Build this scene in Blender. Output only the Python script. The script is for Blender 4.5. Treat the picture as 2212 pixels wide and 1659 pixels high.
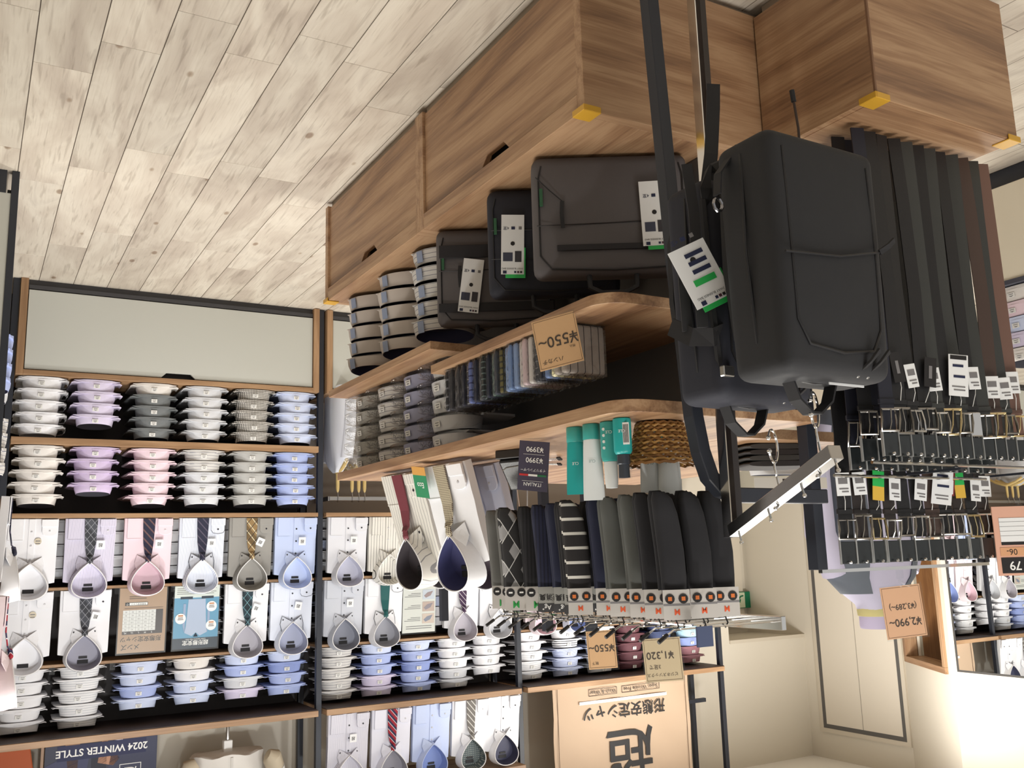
import bpy, bmesh, math, random
from mathutils import Vector, Matrix
random.seed(7)
R_ = math.radians
for o in list(bpy.data.objects): bpy.data.objects.remove(o)
SC = bpy.context.scene
COL = SC.collection
# ------------------------------------------------------------------ camera (the photograph was taken upside down)
H = 1.41                                             # camera height above the floor
FPX, CXP, CYP = 2033.67, 1106.0, 829.5
# columns: photo-right, photo-down, forward, in world axes (X right along the shirt wall, Y into it, Z up)
RM = Matrix(((-0.86762446, -0.06460517, -0.49300504),
             (-0.49635611, 0.17096245, 0.85111835),
             (0.0292987, 0.98315716, -0.18039838)))
cam_d = bpy.data.cameras.new('camera'); cam = bpy.data.objects.new('camera', cam_d); COL.objects.link(cam)
cam_d.sensor_fit = 'HORIZONTAL'; cam_d.sensor_width = 36.0; cam_d.lens = 36.0*FPX/2212.0
cam_d.clip_start = 0.05; cam_d.clip_end = 60
cr, cd, cf = RM.col[0], RM.col[1], RM.col[2]
M = Matrix((( cr[0], -cd[0], -cf[0], 0), (cr[1], -cd[1], -cf[1], 0), (cr[2], -cd[2], -cf[2], H), (0, 0, 0, 1)))
cam.matrix_world = M
SC.camera = cam
# ------------------------------------------------------------------ light
SC.view_settings.view_transform = 'Standard'; SC.view_settings.look = 'None'
SC.view_settings.gamma = 1.0; SC.view_settings.use_curve_mapping = False
SC.view_settings.exposure = 0.0
w = bpy.data.worlds.new('world'); SC.world = w; w.use_nodes = True
w.node_tree.nodes['Background'].inputs[0].default_value = (1.0, 0.97, 0.92, 1)
w.node_tree.nodes['Background'].inputs[1].default_value = 0.55
def area(name, loc, sx, sy, power, col=(1, 0.965, 0.90)):
    l = bpy.data.lights.new(name, 'AREA'); l.shape = 'RECTANGLE'; l.size = sx; l.size_y = sy; l.energy = power; l.color = col
    o = bpy.data.objects.new(name, l); COL.objects.link(o); o.location = loc; return o
def spot(name, loc, tgt, power, ang=60, blend=.6, r=.05, col=(1, 0.965, 0.91)):
    l = bpy.data.lights.new(name, 'SPOT'); l.energy = power; l.spot_size = R_(ang); l.spot_blend = blend; l.shadow_soft_size = r; l.color = col
    o = bpy.data.objects.new(name, l); COL.objects.link(o); o.location = loc
    o.rotation_euler = (Vector(tgt)-Vector(loc)).to_track_quat('-Z', 'Y').to_euler(); return o
CEIL = 2.95
area('ceiling_panel_light', (-0.6, 2.9, CEIL-.03), 1.2, 1.2, 46)
area('ceiling_panel_light', (-3.9, 3.6, CEIL-.03), 1.2, 1.2, 85)
area('ceiling_panel_light', (-1.6, 0.3, CEIL-.03), 1.2, 1.2, 50)
for i, (x, tx, tz, p) in enumerate(((-0.35, -0.5, 1.55, 46), (-1.15, -1.2, 1.6, 46), (-2.1, -2.1, 1.75, 46), (-3.0, -3.1, 1.8, 42), (-3.9, -3.9, 1.9, 36))):
    spot('track_spot', (x, 2.75, CEIL-.08), (tx, 5.0, tz+.1), p*1.0, 52, .7, col=(.97, .985, 1.0))
spot('aisle_downlight', (-0.75, 4.15, CEIL-.08), (-0.8, 4.3, 0), 110, 75, .8)
spot('fitting_downlight', (-4.3, 3.6, CEIL-.08), (-5.2, 4.2, 1.3), 45, 110, .9)
spot('gondola_spot', (-0.3, 1.2, CEIL-.08), (-1.25, 1.9, 1.1), 45, 60, .8)
# ------------------------------------------------------------------ pixel helpers: a ray, cut by the plane the thing touches
def ray(x, y): return RM @ Vector((x-CXP, y-CYP, FPX))
def onY(x, y, v): d = ray(x, y); k = v/d[1]; return Vector((d[0]*k, v, d[2]*k+H))
def onX(x, y, v): d = ray(x, y); k = v/d[0]; return Vector((v, d[1]*k, d[2]*k+H))
def onZ(x, y, v): d = ray(x, y); k = (v-H)/d[2]; return Vector((d[0]*k, d[1]*k, v))
def atd(x, y, d_): d = ray(x, y)*(d_/FPX); return Vector((d[0], d[1], d[2]+H))
# ------------------------------------------------------------------ materials
def S(r, g, b):
    f = lambda c: (c/255/12.92) if c/255 <= .04045 else ((c/255+.055)/1.055)**2.4
    return (f(r), f(g), f(b), 1)
MATS = {}
def newmat(name):
    m = bpy.data.materials.new(name); m.use_nodes = True
    return m, m.node_tree.nodes, m.node_tree.links, m.node_tree.nodes['Principled BSDF']
def mat(name, col, rough=.6, metal=0.0, coat=0.0, emit=0.0, spec=None, bump=0.0, bscale=200.0, sheen=0.0):
    if name in MATS: return MATS[name]
    m, N, L, b = newmat(name)
    b.inputs['Base Color'].default_value = col; b.inputs['Roughness'].default_value = rough; b.inputs['Metallic'].default_value = metal
    b.inputs['Coat Weight'].default_value = coat; b.inputs['Coat Roughness'].default_value = .12
    if spec is not None: b.inputs['Specular IOR Level'].default_value = spec
    if sheen: b.inputs['Sheen Weight'].default_value = sheen
    if emit:
        b.inputs['Emission Color'].default_value = col; b.inputs['Emission Strength'].default_value = emit
    if bump:
        t = N.new('ShaderNodeTexCoord'); n = N.new('ShaderNodeTexNoise'); n.inputs['Scale'].default_value = bscale; n.inputs['Detail'].default_value = 3
        bp = N.new('ShaderNodeBump'); bp.inputs['Strength'].default_value = bump; bp.inputs['Distance'].default_value = .002
        L.new(t.outputs['Object'], n.inputs['Vector']); L.new(n.outputs['Fac'], bp.inputs['Height']); L.new(bp.outputs['Normal'], b.inputs['Normal'])
    MATS[name] = m; return m
def ramp(N, stops):
    r = N.new('ShaderNodeValToRGB'); e = r.color_ramp.elements
    while len(e) < len(stops): e.new(.5)
    for i, (p, c) in enumerate(stops): e[i].position = p; e[i].color = c
    return r
def wood(name, axis, c1, c2, c3, rough=.45):
    """laminate with grain along one axis"""
    if name in MATS: return MATS[name]
    m, N, L, b = newmat(name)
    t = N.new('ShaderNodeTexCoord'); mp = N.new('ShaderNodeMapping'); L.new(t.outputs['Object'], mp.inputs['Vector'])
    sc = [9.0, 9.0, 9.0]; sc['XYZ'.index(axis)] = .8; mp.inputs['Scale'].default_value = sc
    n1 = N.new('ShaderNodeTexNoise'); n1.inputs['Scale'].default_value = 1.6; n1.inputs['Detail'].default_value = 5; n1.inputs['Distortion'].default_value = .9
    L.new(mp.outputs[0], n1.inputs['Vector'])
    mp2 = N.new('ShaderNodeMapping'); L.new(t.outputs['Object'], mp2.inputs['Vector'])
    sc = [90.0, 90.0, 90.0]; sc['XYZ'.index(axis)] = 3.0; mp2.inputs['Scale'].default_value = sc
    n2 = N.new('ShaderNodeTexNoise'); n2.inputs['Scale'].default_value = 2.0; n2.inputs['Detail'].default_value = 3; L.new(mp2.outputs[0], n2.inputs['Vector'])
    mx = N.new('ShaderNodeMath'); mx.operation = 'MULTIPLY_ADD'; L.new(n2.outputs['Fac'], mx.inputs[0]); mx.inputs[1].default_value = .35
    sb = N.new('ShaderNodeMath'); sb.operation = 'SUBTRACT'; L.new(n1.outputs['Fac'], sb.inputs[0]); sb.inputs[1].default_value = .175
    L.new(sb.outputs[0], mx.inputs[2])
    r = ramp(N, ((.30, c3), (.46, c2), (.62, c1), (.74, c2))); L.new(mx.outputs[0], r.inputs[0]); L.new(r.outputs[0], b.inputs['Base Color'])
    b.inputs['Roughness'].default_value = rough
    bp = N.new('ShaderNodeBump'); bp.inputs['Strength'].default_value = .06; bp.inputs['Distance'].default_value = .001
    L.new(n2.outputs['Fac'], bp.inputs['Height']); L.new(bp.outputs['Normal'], b.inputs['Normal'])
    MATS[name] = m; return m
WC = (S(180, 146, 113), S(157, 121, 90), S(126, 94, 70))
WOODX, WOODY = wood('walnut_laminate_x', 'X', *WC), wood('walnut_laminate_y', 'Y', *WC)
WOODZ = wood('walnut_laminate_z', 'Z', *WC)
FIXW = wood('fixture_oak_x', 'X', S(178, 144, 110), S(158, 124, 92), S(140, 108, 78))
FIXZ = wood('fixture_oak_z', 'Z', S(178, 144, 110), S(158, 124, 92), S(140, 108, 78))
def floor_mat(name, bricks=False):
    m, N, L, b = newmat(name)
    g = N.new('ShaderNodeNewGeometry'); oi = N.new('ShaderNodeObjectInfo')
    off = N.new('ShaderNodeVectorMath'); off.operation = 'SCALE'; off.inputs[0].default_value = (13.7, 9.1, 5.3); L.new(oi.outputs['Random'], off.inputs['Scale'])
    ad = N.new('ShaderNodeVectorMath'); ad.operation = 'ADD'; L.new(g.outputs['Position'], ad.inputs[0]); L.new(off.outputs[0], ad.inputs[1])
    def nz(scale, sx, sy, det=4, dist=0.0):
        mp = N.new('ShaderNodeMapping'); mp.inputs['Scale'].default_value = (sx, sy, 1); L.new(ad.outputs[0], mp.inputs['Vector'])
        n = N.new('ShaderNodeTexNoise'); n.inputs['Scale'].default_value = scale; n.inputs['Detail'].default_value = det; n.inputs['Distortion'].default_value = dist
        L.new(mp.outputs[0], n.inputs['Vector']); return n
    a = nz(2.2, 3.2, .9, 6, 1.2); c = nz(14, 5, .35, 4, .4); k = nz(60, 3, .12, 2)
    r1 = ramp(N, ((.30, S(188, 176, 163)), (.47, S(206, 196, 182)), (.62, S(219, 211, 197)), (.8, S(192, 182, 170)))); L.new(a.outputs['Fac'], r1.inputs[0])
    r2 = ramp(N, ((.34, S(140, 124, 112)), (.44, (1, 1, 1, 1)), (1, (1, 1, 1, 1)))); L.new(c.outputs['Fac'], r2.inputs[0])
    mx = N.new('ShaderNodeMix'); mx.data_type = 'RGBA'; mx.blend_type = 'MULTIPLY'; mx.inputs['Factor'].default_value = .28
    L.new(r1.outputs[0], mx.inputs['A']); L.new(r2.outputs[0], mx.inputs['B'])
    r3 = ramp(N, ((.32, (.72, .68, .64, 1)), (.5, (1, 1, 1, 1)))); L.new(k.outputs['Fac'], r3.inputs[0])
    m2 = N.new('ShaderNodeMix'); m2.data_type = 'RGBA'; m2.blend_type = 'MULTIPLY'; m2.inputs['Factor'].default_value = .25
    L.new(mx.outputs['Result'], m2.inputs['A']); L.new(r3.outputs[0], m2.inputs['B'])
    # knots
    mp = N.new('ShaderNodeMapping'); mp.inputs['Scale'].default_value = (7.0, 3.4, 1); L.new(ad.outputs[0], mp.inputs['Vector'])
    v = N.new('ShaderNodeTexVoronoi'); v.inputs['Scale'].default_value = 1.0; L.new(mp.outputs[0], v.inputs['Vector'])
    r4 = ramp(N, ((.055, S(165, 140, 122)), (.075, S(196, 180, 164)), (.10, (1, 1, 1, 1)))); L.new(v.outputs['Distance'], r4.inputs[0])
    m3 = N.new('ShaderNodeMix'); m3.data_type = 'RGBA'; m3.blend_type = 'MULTIPLY'; m3.inputs['Factor'].default_value = .75
    L.new(m2.outputs['Result'], m3.inputs['A']); L.new(r4.outputs[0], m3.inputs['B'])
    # plank to plank tone
    mr = N.new('ShaderNodeMapRange'); mr.inputs[3].default_value = .90; mr.inputs[4].default_value = 1.05; L.new(oi.outputs['Random'], mr.inputs[0])
    m4 = N.new('ShaderNodeVectorMath'); m4.operation = 'SCALE'; L.new(m3.outputs['Result'], m4.inputs[0]); L.new(mr.outputs[0], m4.inputs['Scale'])
    out = m4.outputs[0]
    if bricks:
        mb = N.new('ShaderNodeMapping'); mb.inputs['Rotation'].default_value = (0, 0, math.pi/2); L.new(g.outputs['Position'], mb.inputs['Vector'])
        br = N.new('ShaderNodeTexBrick'); br.inputs['Scale'].default_value = 1.0; br.inputs['Brick Width'].default_value = .92; br.inputs['Row Height'].default_value = .155
        br.inputs['Mortar Size'].default_value = .0015; br.inputs['Color1'].default_value = (1, 1, 1, 1); br.inputs['Color2'].default_value = (.93, .93, .93, 1); br.inputs['Mortar'].default_value = (.3, .27, .24, 1)
        L.new(mb.outputs[0], br.inputs['Vector'])
        m5 = N.new('ShaderNodeMix'); m5.data_type = 'RGBA'; m5.blend_type = 'MULTIPLY'; m5.inputs['Factor'].default_value = 1
        L.new(out, m5.inputs['A']); L.new(br.outputs['Color'], m5.inputs['B']); out = m5.outputs['Result']
    L.new(out, b.inputs['Base Color']); b.inputs['Roughness'].default_value = .5
    bp = N.new('ShaderNodeBump'); bp.inputs['Strength'].default_value = .1; bp.inputs['Distance'].default_value = .001
    L.new(c.outputs['Fac'], bp.inputs['Height']); L.new(bp.outputs['Normal'], b.inputs['Normal'])
    MATS[name] = m; return m
FLOORM = floor_mat('pale_plank'); FLOORB = floor_mat('pale_plank_field', True)
def fabric(col, kind=None, col2=(0, 0, 0, 1), scale=160, axis='X', duty=.3, rough=.75, coat=.0, col3=None, slant=0.0):
    key = 'fabric_%s_%s_%s_%s_%s_%s_%s' % (tuple(round(c, 3) for c in col), kind, tuple(round(c, 3) for c in col2), scale, axis, duty, coat)
    if key in MATS: return MATS[key]
    m, N, L, b = newmat('fabric'); b.inputs['Roughness'].default_value = rough; b.inputs['Base Color'].default_value = col
    b.inputs['Coat Weight'].default_value = coat; b.inputs['Coat Roughness'].default_value = .25
    t = N.new('ShaderNodeTexCoord')
    if kind:
        sp = N.new('ShaderNodeSeparateXYZ'); L.new(t.outputs['Object'], sp.inputs[0])
        def band(ax, sc, du, sl=0.0, ph=0.0):
            src = sp.outputs[ax]
            if sl:
                q = N.new('ShaderNodeMath'); q.operation = 'MULTIPLY_ADD'; L.new(sp.outputs['Z' if ax != 'Z' else 'X'], q.inputs[0]); q.inputs[1].default_value = sl; L.new(src, q.inputs[2]); src = q.outputs[0]
            a = N.new('ShaderNodeMath'); a.operation = 'MULTIPLY_ADD'; L.new(src, a.inputs[0]); a.inputs[1].default_value = sc; a.inputs[2].default_value = 50+ph
            f = N.new('ShaderNodeMath'); f.operation = 'FRACT'; L.new(a.outputs[0], f.inputs[0])
            l = N.new('ShaderNodeMath'); l.operation = 'LESS_THAN'; L.new(f.outputs[0], l.inputs[0]); l.inputs[1].default_value = du
            return l.outputs[0]
        def mixc(fac, A, Bc):
            mx = N.new('ShaderNodeMix'); mx.data_type = 'RGBA'; L.new(fac, mx.inputs['Factor'])
            if hasattr(A, 'node'): L.new(A, mx.inputs['A'])
            else: mx.inputs['A'].default_value = A
            mx.inputs['B'].default_value = Bc; return mx.outputs['Result']
        if kind == 'stripe': out = mixc(band(axis, scale, duty, slant), col, col2)
        elif kind == 'check':
            out = mixc(band('X', scale, duty), col, col2); out = mixc(band('Z', scale, duty), out, col2)
        elif kind == 'plaid':
            out = mixc(band('X', scale*.35, .5, .8), col, tuple(c*1.9 for c in col[:3])+(1,)); out = mixc(band('X', scale, duty, .8), out, col2); out = mixc(band('X', scale, duty, -.8), out, col3 or col2)
        elif kind == 'rib': out = mixc(band('X', scale, duty), col, col2)
        elif kind == 'diag':
            out = mixc(band('X', scale, duty, .9), col, col2)
            if col3: out = mixc(band('X', scale, .10, .9, .6), out, col3)
        L.new(out, b.inputs['Base Color'])
    n = N.new('ShaderNodeTexNoise'); n.inputs['Scale'].default_value = 28; n.inputs['Detail'].default_value = 3; L.new(t.outputs['Object'], n.inputs['Vector'])
    bp = N.new('ShaderNodeBump'); bp.inputs['Strength'].default_value = .25; bp.inputs['Distance'].default_value = .004
    L.new(n.outputs['Fac'], bp.inputs['Height']); L.new(bp.outputs['Normal'], b.inputs['Normal'])
    MATS[key] = m; return m
def film_mat():
    m, N, L, b = newmat('clear_film'); N.remove(b)
    tr = N.new('ShaderNodeBsdfTransparent'); tr.inputs[0].default_value = (1, 1, 1, 1)
    gl = N.new('ShaderNodeBsdfGlossy'); gl.inputs['Roughness'].default_value = .1
    mx = N.new('ShaderNodeMixShader'); fr = N.new('ShaderNodeFresnel'); fr.inputs[0].default_value = 1.5
    t = N.new('ShaderNodeTexCoord'); n = N.new('ShaderNodeTexNoise'); n.inputs['Scale'].default_value = 34; n.inputs['Detail'].default_value = 3; n.inputs['Distortion'].default_value = 1.2
    L.new(t.outputs['Object'], n.inputs['Vector']); bp = N.new('ShaderNodeBump'); bp.inputs['Strength'].default_value = 1.0; bp.inputs['Distance'].default_value = .012
    L.new(n.outputs['Fac'], bp.inputs['Height']); L.new(bp.outputs['Normal'], gl.inputs['Normal']); L.new(bp.outputs['Normal'], fr.inputs['Normal'])
    ma = N.new('ShaderNodeMath'); ma.operation = 'MULTIPLY_ADD'; L.new(fr.outputs[0], ma.inputs[0]); ma.inputs[1].default_value = .55; ma.inputs[2].default_value = .01
    L.new(ma.outputs[0], mx.inputs[0]); L.new(tr.outputs[0], mx.inputs[1]); L.new(gl.outputs[0], mx.inputs[2])
    L.new(mx.outputs[0], N['Material Output'].inputs['Surface']); MATS['film'] = m; return m
FILM = film_mat()
def acrylic_mat():
    m, N, L, b = newmat('clear_acrylic'); N.remove(b)
    tr = N.new('ShaderNodeBsdfTransparent'); tr.inputs[0].default_value = (.97, .98, .98, 1)
    gl = N.new('ShaderNodeBsdfGlossy'); gl.inputs['Roughness'].default_value = .25
    mx = N.new('ShaderNodeMixShader'); mx.inputs[0].default_value = .025
    L.new(tr.outputs[0], mx.inputs[1]); L.new(gl.outputs[0], mx.inputs[2]); L.new(mx.outputs[0], N['Material Output'].inputs['Surface']); return m
ACRYL = acrylic_mat()
BLACK = mat('black_metal', S(38, 42, 52), .45, .0, spec=.5)
DARKP = mat('dark_panel', S(52, 47, 46), .6)
CHROME = mat('chrome', (.82, .82, .82, 1), .12, 1.0)
STEEL = mat('brushed_steel', (.6, .6, .6, 1), .3, 1.0)
GREYP = mat('pale_grey_panel', S(196, 198, 192), .5)
WALL = mat('cream_wall', S(216, 209, 195), .85, bump=.05, bscale=400)
PANELB = mat('taupe_panel', S(150, 141, 132), .7)
WHITE = mat('white_print', S(242, 242, 240), .5)
INK = mat('black_ink', S(28, 26, 28), .6)
NAVYI = mat('navy_ink', S(30, 38, 72), .6)
TAN = mat('tan_card', S(224, 178, 132), .65)
KRAFT = mat('kraft_paper', S(190, 166, 142), .8, bump=.2, bscale=12)
BLKL = mat('woven_label', S(24, 24, 30), .6)
CLEARW = mat('card_white', S(236, 238, 240), .45)
GREEN = mat('green_card', S(40, 178, 84), .5)
MIRROR = mat('mirror_glass', (.9, .91, .9, 1), .0, 1.0)
YELLOW = mat('amber_corner_guard', S(206, 158, 52), .35)
# ------------------------------------------------------------------ mesh builder
class MB:
    def __init__(s): s.v = []; s.f = []
    def add(s, vs, fs):
        n = len(s.v); s.v += [tuple(v) for v in vs]; s.f += [tuple(i+n for i in f) for f in fs]; return s
    def box(s, x0, x1, y0, y1, z0, z1):
        if x0 > x1: x0, x1 = x1, x0
        if y0 > y1: y0, y1 = y1, y0
        if z0 > z1: z0, z1 = z1, z0
        return s.add([(x0, y0, z0), (x1, y0, z0), (x1, y1, z0), (x0, y1, z0), (x0, y0, z1), (x1, y0, z1), (x1, y1, z1), (x0, y1, z1)],
                     [(0, 3, 2, 1), (4, 5, 6, 7), (0, 1, 5, 4), (1, 2, 6, 5), (2, 3, 7, 6), (3, 0, 4, 7)])
    def prism(s, poly, axis, a, b):
        """polygon in the two other axes (XZ for Y, YZ for X, XY for Z), extruded a..b"""
        n = len(poly)
        def p(u, v, t): return {'Y': (u, t, v), 'X': (t, u, v), 'Z': (u, v, t)}[axis]
        vs = [p(u, v, a) for u, v in poly]+[p(u, v, b) for u, v in poly]
        fs = [tuple(range(n))[::-1], tuple(range(n, 2*n))]+[(i, (i+1) % n, n+(i+1) % n, n+i) for i in range(n)]
        return s.add(vs, fs)
    def loft(s, rings, cap=True, closed=True):
        n = len(rings[0]); vs = [p for r in rings for p in r]; fs = []
        for k in range(len(rings)-1):
            for i in range(n if closed else n-1):
                j = (i+1) % n; fs.append((k*n+i, k*n+j, (k+1)*n+j, (k+1)*n+i))
        if cap: fs.append(tuple(range(n))[::-1]); fs.append(tuple((len(rings)-1)*n+i for i in range(n)))
        return s.add(vs, fs)
    def tube(s, path, r, n=8, closed=False, sq=False):
        P = [Vector(p) for p in path]; m = len(P); rings = []; prev = None
        for i in range(m):
            a = P[i-1] if (i or closed) else P[i]; b = P[(i+1) % m] if (i < m-1 or closed) else P[i]
            t = (b-a).normalized()
            if prev is None:
                up = Vector((0, 0, 1)) if abs(t.z) < .9 else Vector((1, 0, 0)); u = t.cross(up).normalized()
            else: u = (prev-t*prev.dot(t)).normalized()
            prev = u; vv = t.cross(u); rr = r[i] if isinstance(r, (list, tuple)) else r
            if sq: rings.append([P[i]+u*a1*rr+vv*b1*rr for a1, b1 in ((-1, -1), (1, -1), (1, 1), (-1, 1))])
            else: rings.append([P[i]+(u*math.cos(2*math.pi*k/n)+vv*math.sin(2*math.pi*k/n))*rr for k in range(n)])
        if closed: rings.append(rings[0])
        return s.loft(rings, cap=not closed)
    def ribbon(s, path, wid, th, wdir):
        P = [Vector(p) for p in path]; W = Vector(wdir).normalized(); rings = []
        for i in range(len(P)):
            t = (P[min(i+1, len(P)-1)]-P[max(i-1, 0)]).normalized(); ww = (W-t*W.dot(t)).normalized(); nn = t.cross(ww)
            wi = wid[i] if isinstance(wid, (list, tuple)) else wid
            rings.append([P[i]-ww*wi/2-nn*th/2, P[i]+ww*wi/2-nn*th/2, P[i]+ww*wi/2+nn*th/2, P[i]-ww*wi/2+nn*th/2])
        return s.loft(rings)
    def lathe(s, prof, n=20, c=(0, 0)):
        rings = [[(c[0]+r*math.cos(2*math.pi*k/n), c[1]+r*math.sin(2*math.pi*k/n), z) for k in range(n)] for r, z in prof]
        return s.loft(rings)
    def ball(s, c, r, n=8):
        rings = []
        for i in range(1, n):
            a = math.pi*i/n; rings.append([(c[0]+r*math.sin(a)*math.cos(2*math.pi*k/n), c[1]+r*math.sin(a)*math.sin(2*math.pi*k/n), c[2]-r*math.cos(a)) for k in range(n)])
        return s.loft(rings)
    def mesh(s, name, smooth=False, bevel=0.0, seg=1):
        me = bpy.data.meshes.new(name); me.from_pydata(s.v, [], s.f)
        bm = bmesh.new(); bm.from_mesh(me); bmesh.ops.recalc_face_normals(bm, faces=bm.faces)
        if bevel:
            es = [e for e in bm.edges if len(e.link_faces) == 2 and e.calc_face_angle(0) > .5]
            bmesh.ops.bevel(bm, geom=es, offset=bevel, segments=seg, affect='EDGES', profile=.5)
        if smooth:
            for f in bm.faces: f.smooth = True
        bm.to_mesh(me); bm.free()
        if smooth: me.set_sharp_from_angle(angle=R_(42))
        return me
    def build(s, name, m, parent=None, smooth=False, bevel=0.0, seg=1):
        return put(name, s.mesh(name, smooth, bevel, seg), m, parent)
def put(name, me, m, parent=None, loc=None, rot=None, scale=None):
    o = bpy.data.objects.new(name, me); COL.objects.link(o); o.parent = parent
    if not me.materials: me.materials.append(m)
    elif me.materials[0] != m: o.material_slots[0].link = 'OBJECT'; o.material_slots[0].material = m
    if loc is not None: o.location = loc
    if rot is not None: o.rotation_euler = rot
    if scale is not None: o.scale = scale
    return o
def thing(name, label, cat, loc=(0, 0, 0), rot=(0, 0, 0), group=None):
    o = bpy.data.objects.new(name, None); COL.objects.link(o); o.empty_display_size = .05
    o.location = loc; o.rotation_euler = rot; return tag(o, label, cat, group)
def tag(o, label, cat, group=None):
    o['label'] = label; o['category'] = cat
    if group: o['group'] = group
    return o
def struct(o): o['kind'] = 'structure'; return o
def sub(name, parent, loc=(0, 0, 0), rot=(0, 0, 0)):
    o = bpy.data.objects.new(name, None); COL.objects.link(o); o.parent = parent; o.location = loc; o.rotation_euler = rot; return o
ORD = ['first', 'second', 'third', 'fourth', 'fifth', 'sixth', 'seventh', 'eighth', 'ninth', 'tenth', 'eleventh', 'twelfth', 'thirteenth', 'fourteenth', 'fifteenth', 'sixteenth',
       'seventeenth', 'eighteenth', 'nineteenth', 'twentieth', 'twenty-first', 'twenty-second', 'twenty-third', 'twenty-fourth', 'twenty-fifth', 'twenty-sixth', 'twenty-seventh', 'twenty-eighth']
# ------------------------------------------------------------------ lettering (built first, while the scene is small)
TXT = {}
def T(s, bold=0.0, align='CENTER'):
    key = (s, bold, align)
    if key in TXT: return TXT[key]
    cu = bpy.data.curves.new('lettering', 'FONT'); cu.body = s; cu.size = 1.0; cu.align_x = align; cu.align_y = 'CENTER'; cu.offset = bold; cu.resolution_u = 3; cu.fill_mode = 'FRONT'
    o = bpy.data.objects.new('lettering_tmp', cu); COL.objects.link(o); dg = bpy.context.evaluated_depsgraph_get(); dg.update()
    me = bpy.data.meshes.new_from_object(o.evaluated_get(dg)); me.name = 'lettering'; me.materials.clear()
    bpy.data.objects.remove(o); bpy.data.curves.remove(cu)
    TXT[key] = me; return me
def text(parent, s, size, x, z, m=None, y=-.001, bold=0.0, align='CENTER', sx=1.0, rot=0.0, name='lettering'):
    """upright lettering on a -Y facing surface of the parent"""
    return put(name, T(s, bold, align), m or INK, parent, (x, y, z), (math.pi/2, rot, 0), (size*sx, size, size))
def lab_box(parent, name, x0, x1, z0, z1, m, y=-.0006, th=.0006):
    return MB().box(x0, x1, y-th, y, z0, z1).build(name, m, parent)
# ------------------------------------------------------------------ the setting
fl = struct(MB().box(-7.2, 3.0, -2.5, 6.6, -.05, -.003).build('floor', FLOORB))
MB().box(-1.6, .72, .5, 5.3, -.0034, -.0029).build('joint_bed', mat('dark_joint', S(84, 74, 66), .8), fl)
PW, PL = .155, .921
pm = MB().box(-PW/2+.0012, PW/2-.0012, 0, PL-.0018, -.0035, 0).mesh('plank', bevel=.0008)
ENDS = {-1: 2.77, 0: 2.574, 1: 2.33, 2: 2.481, 3: 2.30, 4: 2.38, 5: 2.605}
for k in range(-6, 9):
    xc = -.2325-PW*k-PW/2
    e = ENDS.get(k, 2.0+random.random()*.92)
    while e > .9: e -= PL
    while e < 5.3:
        put('plank', pm, FLOORM, fl, (xc, e+.0008, 0)); e += PL
YW = 5.40                                                         # wall behind the shirt fixtures
struct(MB().box(-4.90, 2.2, YW, YW+.1, 0, CEIL).build('wall_back', WALL))
wr = struct(MB().box(-5.66, -4.90, YW, YW+.1, 2.075, CEIL).box(-5.78, -5.66, YW, 6.05, 0, CEIL).box(-4.90, -4.80, YW+.1, 6.05, 0, CEIL).box(-5.66, -4.90, 6.0, 6.05, 0, CEIL).box(-5.66, -4.90, YW+.1, 6.0, 2.075, 2.10).build('wall_recess', WALL))
MB().box(-5.66, -4.90, YW-.012, YW, 2.06, 2.085).build('lintel_trim', mat('cream_trim', S(205, 196, 180), .6), wr)
dr = struct(MB().box(-5.60, -4.92, 5.965, 5.985, 0, 2.02).build('door_1', mat('cream_door', S(220, 212, 198), .6)))
MB().box(-5.31, -5.305, 5.962, 5.966, 0, 2.02).build('leaf_gap', INK, dr)
MB().box(-5.42, -5.39, 5.93, 5.962, .98, 1.0).tube([(-5.40, 5.94, .94), (-5.40, 5.925, .98), (-5.40, 5.94, 1.04)], .006).build('handle', mat('white_handle', S(230, 230, 226), .3), dr)
MB().box(-5.24, -5.02, 5.90, 5.962, 1.93, 1.985).box(-5.5, -5.2, 5.92, 5.94, 1.955, 1.97).build('door_closer', mat('grey_closer', S(150, 150, 146), .4, .5), dr)
XW = -5.66
wl = struct(MB().box(XW-.1, XW, 4.36, YW, 0, CEIL).build('wall_left', WALL))
TRIM = mat('cream_trim', S(205, 196, 180), .6)
d2 = struct(MB().box(XW, XW+.012, 4.56, 5.23, .01, 2.70).build('door_2', mat('cream_door', S(220, 212, 198), .6)))
MB().box(XW, XW+.016, 4.50, 4.53, 0, 2.76).box(XW, XW+.016, 5.26, 5.29, 0, 2.76).box(XW, XW+.016, 4.53, 5.26, 2.73, 2.76).build('door_frame', TRIM, d2)
MB().box(XW+.001, XW+.013, 4.53, 4.56, 0, 2.70).box(XW+.001, XW+.013, 5.23, 5.26, 0, 2.70).box(XW+.001, XW+.013, 4.53, 5.26, 2.70, 2.73).build('door_gap', mat('door_seal', S(92, 90, 88), .6), d2)
MB().box(XW+.012, XW+.0135, 4.893, 4.897, .01, 2.70).build('leaf_gap', mat('door_line', S(150, 143, 132), .6), d2)
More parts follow.
